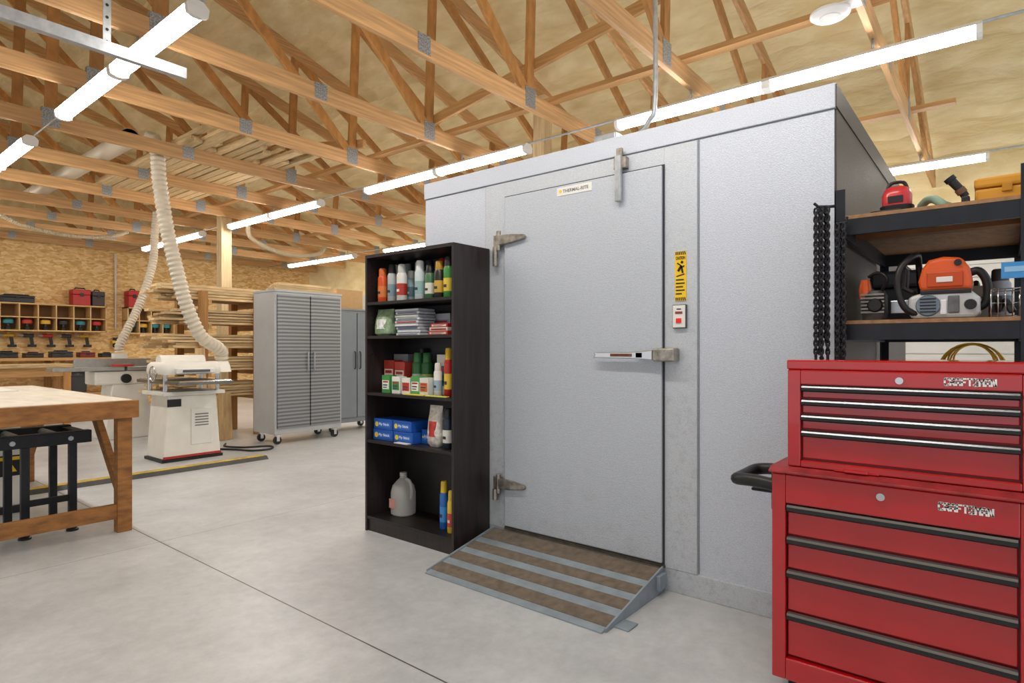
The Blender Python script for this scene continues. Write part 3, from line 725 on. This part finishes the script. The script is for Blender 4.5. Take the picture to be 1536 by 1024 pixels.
def tool_box(x0, x1, y0, y1, z0, z1, col, label):
    t = thing('toolbox', label, 'toolbox', ((x0+x1)/2, (y0+y1)/2, z0))
    h = z1-z0
    MB().box(x0, x1, y0, y1, z0+.001, z0+h*.6).build('body', plain(col), t, .01)
    MB().box(x0-.005, x1+.005, y0-.005, y1, z0+h*.61, z0+h*.9).build('lid', plain(col), t, .015)
    MB().tube([(x0+.06, (y0+y1)/2, z0+h*.9), (x0+.07, (y0+y1)/2, z1), (x1-.07, (y0+y1)/2, z1), (x1-.06, (y0+y1)/2, z0+h*.9)], .012).build('handle', BLACK, t)
    MB().box((x0+x1)/2-.03, (x0+x1)/2+.03, y0-.012, y0, z0+h*.5, z0+h*.7).build('latch', BLACK, t)
tool_box(3.15, 3.55, .22, .46, ZM, ZM+.26, '3b3f45', 'charcoal toolbox behind the small engine on the rack middle shelf')
tool_box(3.2, 3.6, .0, .16, ZM, ZM+.17, '8a8478', 'grey toolbox behind the chainsaw on the rack middle shelf')
can(0, 3.05, ZM, .036, .2, '8d9298', '3a3c40', '4d5a66', 'x', 'bottle', 'oil_bottle', None).location = (3.05, .0, ZM)
bpy.data.objects['oil_bottle']['label'] = 'grey oil bottle with dark cap behind the wire basket on the rack'
t = thing('hanging_card', 'blue printed card hanging on the right post of the rack', 'card', (2.685, -.03, 1.44))
MB().box(2.682, 2.6895, -.092, -.003, 1.44, 1.495).build('card', plain('3d8fd0'), t)
MB().box(2.6808, 2.682, -.085, -.012, 1.462, 1.48).build('printed_panel', plain('8fc0e4'), t)
# top shelf items
x, y = 2.80, .315
t = thing('small_pump', 'red and black small motor on the top of the storage rack', 'motor', (x, y, ZT))
MB().loft([(x, y, ZT+h, .055*a, .055*a, .7) for h, a in ((.001, .95), (.03, 1.05))]).build('base', BLACK, t)
MB().loft([(x, y, ZT+h, .05*a, .05*a, .7) for h, a in ((.03, 1), (.075, 1), (.10, .8), (.108, .5))]).build('motor_cover', M('motor_red', 'c8242a', .35, coat=.3), t)
MB().box(x-.053, x-.046, y-.025, y+.025, ZT+.04, ZT+.065).build('vent', BLACK, t)
MB().tube(cr([(x, y+.035, ZT+.095), (x, y+.02, ZT+.125), (x, y-.02, ZT+.125), (x, y-.035, ZT+.095)], 4), .007).build('carry_handle', BLACK, t)
MB().tube(cr([(x+.02, y+.05, ZT+.02), (x-.03, y+.085, ZT+.012), (x-.06, y+.05, ZT+.008), (x-.07, y-.02, ZT+.008)], 5), .006).build('power_cord', BLACK, t)
P = resample(cr([(2.95, .25, ZT+.05), (2.90, .225, ZT+.062), (2.86, .20, ZT+.055), (2.83, .18, ZT+.035), (2.82, .165, ZT+.02), (2.86, .15, ZT+.019)], 8), .006)
tag(MB().tube(P, [.016 if k % 2 else .0145 for k in range(len(P))], 12).build('ribbed_hose', M('pale_green_hose', '93b3a0', .5)), 'pale green ribbed hose curled on the rack top shelf', 'hose')
t = thing('hose_nozzle', 'black nozzle tilted upward on the rack top shelf', 'nozzle', (2.76, .12, ZT))
MB().tube([(2.76, .098, ZT+.03), (2.755, .112, ZT+.055), (2.75, .138, ZT+.09)], [.013, .014, .015], 12).build('barrel', BLACK, t)
MB().tube([(2.75, .1385, ZT+.091), (2.748, .148, ZT+.104)], [.019, .019], 12).build('ring', BLKMET, t)
MB().tube([(2.757, .106, ZT+.043), (2.753, .117, ZT+.06)], [.017, .017], 12).build('collar', M('nozzle_brown', '6b4a34', .5), t)
MB().box(2.74, 2.78, .085, .11, ZT+.001, ZT+.03).build('grip', BLACK, t, .006)
t = thing('tool_case', 'yellow-orange plastic tool case at right of rack top shelf', 'case', (3.0, .0, ZT))
CY = M('case_yellow', 'dd9c2c', .45, var=.08, vs=8)
MB().box(2.78, 3.15, -.088, .072, ZT+.001, ZT+.055).build('case_base', CY, t, .01)
MB().box(2.775, 3.15, -.089, .074, ZT+.057, ZT+.095).build('case_lid', CY, t, .01)
MB().box(2.772, 2.782, -.035, -.005, ZT+.035, ZT+.065).build('latch', M('case_latch_yellow', 'c98a1e', .5), t, .003)
# cord coil on far rack beam
b = MB()
for k in range(6):
    r = .14-.011*k; cx = 3.912+.004*(k % 3); oy = .11+random.uniform(-.012, .012)
    b.tube([(cx, oy+r*math.cos(2*PI*i/28), 1.232-.14*1.05+(.14-r)*.9+r*1.0*math.sin(2*PI*i/28)) for i in range(28)], .0045, 6, True)
tag(b.build('cord_coil', M('yellow_cord', 'd9a928', .5)), 'coiled yellow extension cord hanging behind the storage rack', 'cord')

# ------------------------------------------------------------------ workbench
t = thing('workbench', 'large wooden workbench with pale top and dark timber frame', 'workbench', (.95, 5.64, 0))
BX0, BX1, BY0, BY1 = .3, 1.55, 4.42, 6.86
MB().box(BX0+.03, BX1-.03, BY0+.03, BY1-.03, .80, .862).build('tabletop', BENCHTOP, t, .003)
for a in ((BX0, BX1, BY0, BY0+.03), (BX0, BX1, BY1-.03, BY1), (BX0, BX0+.03, BY0+.03, BY1-.03), (BX1-.03, BX1, BY0+.03, BY1-.03)):
    MB().box(*a, .745, .858).build('apron', BENCH, t, .004)
for x in (BX0+.04, BX1-.115):
    for y in (BY0+.031, BY1-.106):
        MB().box(x, x+.085, y, y+.075, 0, .80).build('leg', BENCH, t, .004)
MB().box(BX0+.125, BX1-.03, BY0+.045, BY0+.083, .09, .185).build('stretcher', BENCH, t, .003)
MB().box(BX0+.125, BX1-.115, BY1-.09, BY1-.05, .10, .19).build('stretcher', BENCH, t, .003)
for y0, y1 in ((BY0+.09, BY0+.66), (BY1-.10, BY1-.68)):
    MB().bar((BX1-.07, y0, .22), (BX1-.07, y1, .78), .04, .07).build('brace', BENCH, t)
tag(MB().box(.7, 1.25, 6.0, 6.5, .8625, .866).build('paper_sheet', plain('e9e5dc')), 'large pale paper sheet lying flat on the workbench', 'paper')
# folding black stand beneath
t = thing('folding_stand', 'black metal folding stand beneath the workbench top', 'stand', (.95, 4.9, 0))
b = MB(); b.box(.4, 1.37, 4.72, 4.79, .575, .655); b.box(.4, 1.37, 5.15, 5.22, .575, .655); b.box(1.31, 1.37, 4.79, 5.15, .585, .645); b.box(.4, .46, 4.79, 5.15, .585, .645); b.build('frame', BLKMET, t, .004)
for k in range(4):
    MB().cyl((.6+k*.2, 4.79, .625), (.6+k*.2, 5.15, .625), .024, n=14).build('roller', GALV, t)
for x in (1.02, 1.27):
    for y in (4.755, 5.185):
        l_ = MB().box(x-.022, x+.022, y-.02, y+.02, .02, .575).build('leg', BLKMET, t, .003)
        MB().lathe((x, y, 0), [(.035, .001), (.035, .012), (.02, .022)], 12).build('foot', BLACK, l_)
MB().box(1.03, 1.26, 4.745, 4.765, .2, .24).build('crossbar', BLKMET, t)
for x in (.95, 1.25): MB().lathe((x, 4.72, .612), [(.015, -.012), (.015, .0)], 12, 'y').build('knob', GALV, t)
t = thing('saw_base', 'white saw cabinet with yellow warning triangle under the workbench', 'saw base', (.9, 5.8, 0))
MB().box(.6, 1.2, 5.6, 6.05, .05, .60).build('cabinet', IVORY, t, .01)
MB().box(.58, 1.22, 5.58, 6.07, .001, .05).build('plinth', BLACK, t, .005)
w = MB().box(1.04, 1.19, 5.5965, 5.6, .27, .42).build('warning_panel', BLACK, t)
MB().prism([(1.075, .30), (1.155, .30), (1.115, .375)], 'y', 5.594, 5.5965).build('warning_triangle', YEL, w)
MB().box(1.05, 1.18, 5.595, 5.5965, .385, .41).build('warning_bar', YEL, w)
# floor cable cover
t = thing('floor_cable_cover', 'long black and yellow cable cover strip across the concrete floor', 'cable cover', (2.3, 6.24, 0))
MB().prism([(6.15, .001), (6.33, .001), (6.29, .035), (6.19, .035)], 'x', .5, 3.42).build('channel', M('cover_dark_gray', '3f403e', .6, var=.2, vs=10), t)
MB().prism([(6.20, .0355), (6.275, .0355), (6.268, .042), (6.208, .042)], 'x', .5, 3.40).build('yellow_lid', M('cover_yellow', 'c2a238', .5, var=.35, vs=12), t)

# ------------------------------------------------------------------ planer
t = thing('thickness_planer', 'ivory cabinet-base thickness planer with hose on its outfeed side', 'planer', (2.9, 7.0, 0))
MB().prism([(2.60, .03), (3.20, .03), (3.15, .70), (2.65, .70)], 'y', 6.78, 7.22).build('base_cabinet', IVORY, t, .012)
MB().box(2.585, 3.215, 6.765, 7.235, .001, .03).build('plinth', BLACK, t)
MB().prism([(2.598, .035), (3.202, .035), (3.20, .06), (2.60, .06)], 'y', 6.776, 6.78).build('red_stripe', plain('b3342c'), t)
p = MB().box(2.88, 3.10, 6.772, 6.78, .16, .55).build('access_panel', WHITE, t, .006)
for k in range(5): MB().box(2.92, 3.06, 6.768, 6.772, .36+k*.03, .372+k*.03).build('vent_slot', M('vent_gray', '7b7870', .6), p)
MB().box(2.58, 3.22, 6.72, 7.28, .70, .74).build('bed_frame', IVORY, t, .006)
for x in (2.63, 3.17):
    for y in (6.80, 7.2): MB().cyl((x, y, .74), (x, y, .98), .022, n=12).build('column', CHROME, t)
MB().box(2.62, 3.18, 6.45, 7.55, .82, .855).build('planer_bed', M('cast_iron', '7c7c78', .35, .7, var=.1, vs=20), t, .004)
for y in (6.45, 7.5): MB().cyl((2.64, y+.02, .845), (3.16, y+.02, .845), .02, n=12).build('roller', CHROME, t)
MB().loft([(2.9, 7.0, z, .31*a, .26*a, .35) for z, a in ((.92, 1), (.96, 1.03), (1.02, 1), (1.05, .9))], 32).build('head', IVORY, t)
MB().cyl((2.64, 7.0, 1.05), (3.10, 7.0, 1.05), .075, n=20).build('motor', IVORY, t)
MB().box(2.70, 3.10, 6.69, 6.75, .93, .985).build('front_guard', WHITE, t, .008)
MB().box(2.76, 3.04, 6.683, 6.691, .945, .97).build('guard_label', M('guard_label_gray', '55585c', .5), t)
hw = MB().tube([(2.545, 6.9+.075*math.cos(2*PI*i/20), .93+.075*math.sin(2*PI*i/20)) for i in range(20)], .009, 6, True)
hw.cyl((2.545, 6.825, .93), (2.545, 6.975, .93), .007, n=6); hw.cyl((2.545, 6.9, .855), (2.545, 6.9, 1.005), .007, n=6); hw.cyl((2.545, 6.9, .93), (2.61, 6.9, .93), .01, n=8)
hw.build('hand_wheel', CHROME, t)
MB().loft([(3.28, 7.03, z, .10, .10*a, .4) for z, a in ((.93, 1.8), (1.0, 1.4), (1.05, .9))]).build('dust_hood', IVORY, t)
MB().box(2.64, 2.78, 6.774, 6.781, .58, .66).build('switch_plate', BLACK, t, .003)

def flex(pts, r, label, name='flex_hose', mat=None, n=12):
    P = resample(cr(pts, 10), r*.36)
    tag(MB().tube(P, [r*(1.06 if k % 2 else .87) for k in range(len(P))], n).build(name, mat or HOSE), label, 'hose', 'dust collection hoses')
flex([(2.56, 7.08, 3.45), (2.61, 7.02, 3.42), (2.63, 7.0, 3.3), (2.64, 6.98, 3.0), (2.70, 6.95, 2.5), (2.78, 6.9, 2.05), (2.88, 6.88, 1.65), (3.03, 6.88, 1.33), (3.22, 6.94, 1.22), (3.31, 7.0, 1.15), (3.32, 7.02, 1.06)], .072, 'thick beige ribbed hose dropping from the trusses to the planer')
flex([(3.6, 9.6, 3.19), (3.57, 9.6, 2.85), (3.53, 9.58, 2.4), (3.35, 9.52, 1.85), (3.13, 9.43, 1.4), (3.05, 9.40, 1.24), (3.05, 9.40, 1.15)], .055, 'narrower beige ribbed hose dropping to the jointer farther back')
HF = M('faded_flex_hose', 'b9a98c', .6, var=.08, vs=10)
flex([(4.75, 9.18, 3.19), (5.0, 9.5, 2.98), (5.66, 9.6, 2.82), (6.4, 9.8, 2.93), (6.9, 10.3, 3.19)], .036, 'thin beige ribbed hose drooping under trusses above the steel cabinets', mat=HF)
flex([(2.2, 11.62, 3.195), (2.5, 11.65, 3.08), (3.1, 11.7, 3.02), (3.6, 11.65, 3.07), (3.9, 11.62, 3.195)], .034, 'thin beige ribbed hose sagging under trusses at far left', mat=HF)
b = MB(); b.cyl((2.44, 7.2, 3.44), (2.44, 11.2, 3.44), .095, n=18)
for y in (7.2, 8.3, 9.5, 10.7): b.cyl((2.44, y, 3.44), (2.44, y+.05, 3.44), .1, n=18)
tag(b.build('dust_duct', M('duct_cream', 'c4baa6', .45, .2)), 'pale rigid dust duct lying on the truss chords', 'duct')

# jointer
t = thing('jointer', 'white jointer machine with long flat table behind the planer', 'jointer', (3.05, 9.15, 0))
CI = M('cast_iron_table', 'a8a8a4', .35, .6, var=.1, vs=20)
MB().prism([(2.75, .001), (3.35, .001), (3.25, .72), (2.85, .72)], 'y', 9.02, 9.42).build('pedestal', IVORY, t, .012)
MB().box(2.65, 3.45, 9.02, 9.42, .72, .90).build('casting', IVORY, t, .02)
MB().box(2.2, 2.98, 8.99, 9.29, .905, .95).build('infeed_table', CI, t, .004)
MB().box(3.02, 3.8, 8.99, 9.29, .905, .955).build('outfeed_table', CI, t, .004)
MB().box(2.5, 3.5, 9.30, 9.33, .93, 1.06).build('fence', CI, t, .004)
MB().lathe((3.0, 9.01, .8), [(.06, -.03), (.06, .01)], 16, 'y').build('knob_wheel', BLACK, t)
MB().loft([(3.0, 9.12, z, .13, .09, .8) for z in (.955, .985)]).build('cutter_guard', plain('b33a2e'), t)
MB().loft([(3.05, 9.40, z, .09, .05, .5) for z in (.90, 1.06, 1.13)]).build('dust_port', IVORY, t)

# cord on floor
tag(MB().tube(cr([(3.25, 7.3, .012), (3.45, 7.0, .012), (3.55, 6.75, .012), (3.75, 6.7, .012), (3.85, 6.9, .012), (3.6, 7.05, .012), (3.5, 7.3, .012), (3.6, 7.5, .012)], 8), .011).build('extension_cord', BLACK), 'black power cord curling on floor between planer and steel cabinet', 'cord')

# ------------------------------------------------------------------ steel cabinets
def ribbed(name):
    m = M(name, '8a8d8f', .4, .8)
    n = m.node_tree.nodes; l = m.node_tree.links; b = n['Principled BSDF']
    tc = n.new('ShaderNodeTexCoord'); wv = n.new('ShaderNodeTexWave'); wv.bands_direction = 'Z'; wv.inputs['Scale'].default_value = 7
    l.new(tc.outputs['Object'], wv.inputs['Vector'])
    r = n.new('ShaderNodeValToRGB'); r.color_ramp.elements[0].color = (*lin('6e7275'), 1); r.color_ramp.elements[1].color = (*lin('a2a5a7'), 1)
    l.new(wv.outputs['Fac'], r.inputs['Fac']); l.new(r.outputs[0], b.inputs['Base Color'])
    bp = n.new('ShaderNodeBump'); bp.inputs['Strength'].default_value = .12; bp.inputs['Distance'].default_value = .01
    l.new(wv.outputs['Fac'], bp.inputs['Height']); l.new(bp.outputs[0], b.inputs['Normal'])
    return m
RIB = ribbed('ribbed_steel')
CABG = M('cabinet_gray_paint', 'b4b7b9', .4, .2, var=.05, vs=5)
CABB = M('cabinet_neutral_gray', '82898f', .4, .3, var=.06, vs=6)
def cabinet(x0, x1, y0, y1, z1, face, side, label, name='steel_cabinet'):
    t = thing(name, label, 'cabinet', ((x0+x1)/2, (y0+y1)/2, 0), 'rolling steel cabinets')
    MB().box(x0, x1, y0, y1, .13, z1).build('body', side, t, .006)
    MB().box(x0-.008, x1+.008, y0-.01, y1+.005, z1, z1+.03).build('top_cap', side, t, .006)
    xm = (x0+x1)/2
    for a, c, hx in ((x0+.03, xm-.006, xm-.045), (xm+.006, x1-.03, xm+.045)):
        d = MB().box(a, c, y0-.022, y0, .2, z1-.03).build('door', face, t, .006)
        MB().tube([(hx, y0-.022, .90), (hx, y0-.045, .915), (hx, y0-.045, 1.135), (hx, y0-.022, 1.15)], .008, 8).build('handle', GALV if face is RIB else BLACK, d)
    MB().box(xm-.005, xm+.005, y0-.006, y0, .2, z1-.03).build('door_gap', BLACK, t)
    for x in (x0+.07, x1-.07):
        for y in (y0+.06, y1-.06):
            c = MB().lathe((x, y, .052), [(.05, -.016), (.05, .016)], 18, 'y').build('caster', BLACK, t)
            MB().box(x-.03, x+.03, y-.028, y+.028, .10, .13).box(x-.02, x+.02, y-.026, y-.02, .04, .11).box(x-.02, x+.02, y+.02, y+.026, .04, .11).build('caster_fork', CHROME, c)
cabinet(3.94, 4.91, 6.95, 7.46, 1.9, RIB, CABG, 'ribbed steel rolling cabinet with two doors and lumber on top')
cabinet(4.98, 5.85, 7.3, 7.75, 1.74, CABB, CABB, 'plain grey rolling cabinet between the ribbed steel cabinet and bookcase')
for k in range(12):
    tag(MB().box(3.93+.05*(k % 4)+.03*(k//4), 4.80-.03*(k % 3), 6.945+(k % 4)*.125, 7.06+(k % 4)*.125, 1.9305+(k//4)*.03, 1.959+(k//4)*.03).build('lumber_board', PALE), 'short pale board lying on top of the ribbed steel cabinet', 'board', 'boards on the steel cabinet')
carton(5.15, 5.6, 7.4, 7.7, 1.7705, 2.05, 'c59d68', 'cfa873', 'brown cardboard carton on top of the plain grey cabinet')

# ------------------------------------------------------------------ lumber rack
t = thing('lumber_rack', 'timber lumber rack loaded with boards behind the ribbed steel cabinet', 'lumber rack', (3.95, 8.4, 0))
for x in (3.55, 4.3):
    for y in (8.06, 8.78): MB().box(x, x+.09, y, y+.09, 0, 1.95).build('upright', WOODZ, t)
TZ = (.55, .90, 1.20, 1.52, 1.84)
for z in TZ:
    for x in (3.55, 4.3): MB().box(x+.09, x+.13, 8.05, 8.87, z-.07, z).build('arm', WOODY, t)
TN = ('lowest', 'second', 'third', 'fourth', 'top')
for j, z in enumerate(TZ):
    for k in range(15):
        yy = 8.16+(k % 3)*.205; xa = 3.24+random.uniform(-.2, .25); zz = z+.001+(k//3)*.038
        tag(MB().box(xa, 4.75+random.uniform(-.3, .2), yy, yy+random.uniform(.14, .19), zz, zz+.036-random.uniform(0, .008)).build('lumber_board', PALE), 'rough sawn board stacked in the %s tier of the lumber rack' % TN[j], 'board', 'boards in the %s tier of the lumber rack' % TN[j])
for k, (x0, x1, h, c) in enumerate(((3.42, 3.54, 1.20, 'tall narrow'), (3.57, 3.66, .80, 'medium narrow'), (3.69, 3.86, .62, 'short wide'))):
    y = 7.88
    tag(MB().obox(((x0+x1)/2, y, h/2+.003), (x1-x0, .018, h), Matrix.Rotation(-.10, 3, 'X')).build('plywood_offcut', M('plywood', 'c9a878', .65, var=.25, vs=4, stretch=(6, 1, 1), rnd=.2)), '%s plywood offcut leaning against the lumber rack' % c, 'plywood offcut')
# lumber on trusses
for k in range(33):
    xx = 2.78+(k % 11)*.106; lay = k//11; dy = random.uniform(-.5, .5)
    tag(MB().box(xx, xx+random.uniform(.07, .098), 6.35+dy, 9.6+dy, 3.3405+lay*.042, 3.379+lay*.042).build('lumber_board', PALEY), 'long board stored flat across the truss chords above the planer', 'board', 'boards stored on the trusses')

# ------------------------------------------------------------------ back wall
CUB = M('cubby_plywood', 'd3ad73', .6, var=.12, vs=5)
def cubby(x0, x1, z0, z1, n, label):
    t = thing('cubby_shelf', label, 'shelf', ((x0+x1)/2, 14.33, z0))
    b = MB(); b.box(x0, x1, 14.18, 14.49, z0, z0+.025); b.box(x0, x1, 14.18, 14.49, z1-.025, z1); b.box(x0, x1, 14.18, 14.49, (z0+z1)/2-.01, (z0+z1)/2+.01)
    b.box(x0, x0+.025, 14.18, 14.49, z0, z1); b.box(x1-.025, x1, 14.18, 14.49, z0, z1); b.build('frame', CUB, t)
    for k in range(1, n): MB().box(x0+(x1-x0)*k/n-.01, x0+(x1-x0)*k/n+.01, 14.185, 14.48, z0+.025, z1-.025).build('divider', CUB, t)
    MB().box(x0+.025, x1-.025, 14.485, 14.495, z0+.025, z1-.025).build('back_board', M('cubby_back', '7d5c36', .7), t)
    return t
cubby(2.4, 4.38, 1.52, 2.05, 7, 'long plywood cubby shelf on the back wall at far left')
cubby(4.75, 5.9, 1.50, 2.06, 5, 'short plywood cubby shelf on the back wall behind the hoses')
def power_tool(x, y, z, col, label, group):
    t = thing('power_tool', label, 'power tool', (x, y, z), group)
    MB().loft([(x, y, z+.001+h, .05*a, .045*a, .7) for h, a in ((0, 1), (.05, 1.05), (.06, .6), (.12, .55))]).build('battery_grip', BLACK, t)
    MB().loft([(x, y, z+.12+h, .085*a, .045*a, .7) for h, a in ((0, .9), (.03, 1), (.07, .9), (.085, .5))]).build('motor_housing', plain(col), t)
cols = ['c2302a', '2a8a94', 'c2302a', 'e0b52c', '2b2b2d', '2a8a94']
nm = {'c2302a': 'red', '2a8a94': 'teal', 'e0b52c': 'yellow', '2b2b2d': 'black'}
for k in range(7):
    c = cols[k % 6]
    power_tool(2.54+k*.283, 14.32, 1.5455, c, '%s cordless tool in cubby %d from left of the long shelf' % (nm[c], k+1), 'tools in the long cubby shelf')
for k in range(5):
    c = cols[(k*2+1) % 6]
    power_tool(4.865+k*.23, 14.32, 1.5255, c, '%s cordless tool in cubby %d from left of the short shelf' % (nm[c], k+1), 'tools in the short cubby shelf')
tool_box(3.80, 4.10, 14.2, 14.45, 2.051, 2.40, 'b5231f', 'red toolbox standing upright on the long cubby shelf')
tool_box(4.13, 4.35, 14.2, 14.45, 2.051, 2.38, '3a2c2c', 'dark toolbox beside red one on the long cubby shelf')
tool_box(2.7, 3.2, 14.2, 14.45, 2.051, 2.2, '2c2c2e', 'low black toolbox on the long cubby shelf')
tool_box(4.78, 5.0, 14.2, 14.45, 2.061, 2.45, 'b8221e', 'tall red toolbox on the short cubby shelf')
for k in range(6):
    x = 2.55+k*.3; c = ['3a3a3c', 'c79a2a', '3a3a3c', 'c2302a', '3a3a3c', 'c79a2a'][k]
    t = thing('hanging_drill', '%s drill hanging below the long cubby shelf, %s from left' % ({'3a3a3c': 'black', 'c79a2a': 'yellow', 'c2302a': 'red'}[c], ('first', 'second', 'third', 'fourth', 'fifth', 'sixth')[k]), 'drill', (x, 14.4, 1.2), 'drills hanging below the cubby shelf')
    MB().cyl((x-.09, 14.38, 1.44), (x+.07, 14.38, 1.44), .035, n=12).build('drill_body', plain(c), t)
    MB().cyl((x-.16, 14.38, 1.44), (x-.09, 14.38, 1.44), .012, .022, n=10).build('chuck', GALV, t)
    MB().bar((x+.03, 14.38, 1.42), (x+.05, 14.38, 1.27), .04, .05).build('grip', BLACK, t)
    MB().box(x-.02, x+.11, 14.34, 14.42, 1.22, 1.27).build('battery', BLACK, t, .008)
    MB().box(x-.03, x+.03, 14.35, 14.5, 1.475, 1.495).build('wall_hook', CUB, t)
t = thing('counter_bench', 'long wooden counter against the back wall at far left', 'counter', (3.4, 14.1, 0))
MB().box(2.2, 4.6, 13.75, 14.48, .97, 1.02).build('countertop', WOODX, t)
for x in (2.25, 3.4, 4.5):
    for y in (13.8, 14.38): MB().box(x, x+.09, y, y+.09, 0, .97).build('leg', WOODZ, t)
MB().box(2.25, 4.55, 13.8, 14.4, .3, .33).build('lower_shelf', WOODX, t)
for k, (x, w, h, c, l) in enumerate(((2.6, .3, .12, '2c2d30', 'black case, leftmost'), (3.0, .28, .10, '3b3026', 'brown case, second'), (3.4, .34, .13, '303236', 'charcoal case, third'), (3.85, .26, .11, '7e2a24', 'dark red case, fourth'), (4.22, .24, .09, '2b2b2e', 'small black case, fifth'))):
    tool_box(x, x+w, 13.95, 14.2, 1.0205, 1.02+h, c, l+' from left on the back wall counter')
for k, (x, y, c, l) in enumerate(((3.75, 13.9, '3a3a3c', 'black shop bucket under the back wall counter'), (4.5, 13.0, 'b5231f', 'red shop vacuum drum beside the back wall counter'))):
    z0 = .331 if k == 0 else 0
    t = thing('shop_vacuum' if k else 'bucket', l, 'vacuum' if k else 'bucket', (x, y, z0))
    MB().lathe((x, y, z0+.001), [(.16, 0), (.19, .02), (.2, .3), (.2, .32)]).build('drum', plain(c), t)
    MB().lathe((x, y, z0+.001), [(.21, .32), (.21, .36), (.14, .44), (.05, .46)]).build('lid', BLACK, t)
t = thing('assembly_table', 'low pale wooden table in front of the back wall counter', 'table', (2.6, 11.7, 0))
MB().box(1.9, 3.1, 11.4, 12.1, .90, .95).build('tabletop', PALE, t)
for x in (1.95, 2.95):
    for y in (11.45, 11.97): MB().box(x, x+.09, y, y+.09, 0, .9).build('leg', WOODZ, t)
MB().box(1.95, 3.05, 11.47, 11.51, .76, .9).build('apron', WOODX, t)
t = thing('wall_tool', 'yellow and black tool hanging on the back wall between cubby shelves', 'tool', (4.6, 14.42, 1.2))
MB().cyl((4.6, 14.4, 1.22), (4.6, 14.4, 1.42), .05, n=12).build('grip', BLACK, t)
MB().box(4.53, 4.67, 14.35, 14.5, 1.30, 1.36).build('holder', plain('d8b02a'), t, .01)
tag(MB().cyl((4.62, 14.46, 1.6), (4.62, 14.46, 3.18), .02, n=10).build('wall_pipe', plain('d6d2c8')), 'thin white pipe running up the back wall between cubby shelves', 'pipe')

# ------------------------------------------------------------------ overhead strut and access point
t = thing('overhead_strut', 'galvanized steel strut channel hanging from a perforated strap', 'strut', (.6, 3.94, 2.87))
b = MB(); b.box(-1.2, 1.64, 3.92, 3.925, 2.87, 2.935); b.box(-1.2, 1.64, 3.925, 3.965, 2.87, 2.875); b.box(-1.2, 1.64, 3.925, 3.965, 2.93, 2.935); b.build('channel', GALV, t)
sx = px(163, 60, Y=3.94).x
for xx in (sx, -.9):
    st = MB().box(xx-.02, xx+.02, 3.966, 3.971, 2.88, roofz(xx)-.02).build('strap', GALV, t)
    for k in range(16): MB().cyl((xx, 3.9645, 2.95+k*.07), (xx, 3.9658, 2.95+k*.07), .009, n=8).build('strap_hole', BLACK, st)
p = px(1245, 22, Z=3.17)
t = thing('wireless_access_point', 'round white disc fixed under the nearest truss chord at top right', 'access point', (p.x, p.y, 3.15))
MB().lathe((p.x, p.y, 3.15), [(.03, 0), (.09, .004), (.108, .018), (.108, .03), (.09, .04)], 28).build('shell', WHITE, t)
MB().lathe((p.x, p.y, 3.15), [(.055, -.001), (.06, .003)], 24).build('ring', plain('c9c9c6'), t)
MB().box(p.x-.05, p.x+.05, min(p.y, .62), max(p.y, .66), 3.19, 3.1995).build('mount', WHITE, t)

# ------------------------------------------------------------------ world, camera
w = bpy.data.worlds.new('World'); S.world = w; w.use_nodes = True
w.node_tree.nodes['Background'].inputs[0].default_value = (.93, .96, 1, 1)
w.node_tree.nodes['Background'].inputs[1].default_value = .92  # ambient fill added, reaching in through the sides left unbuilt behind the camera
cam = bpy.data.cameras.new('camera'); co = bpy.data.objects.new('camera', cam); C.objects.link(co)
co.location = (0, 0, 1.2); co.rotation_euler = (PI/2, 0, -math.atan2(.7775, .6289))
cam.sensor_fit = 'HORIZONTAL'; cam.sensor_width = 36; cam.lens = 905/1536*36; cam.shift_y = 10/1536
cam.clip_start = .05; cam.clip_end = 100
S.camera = co
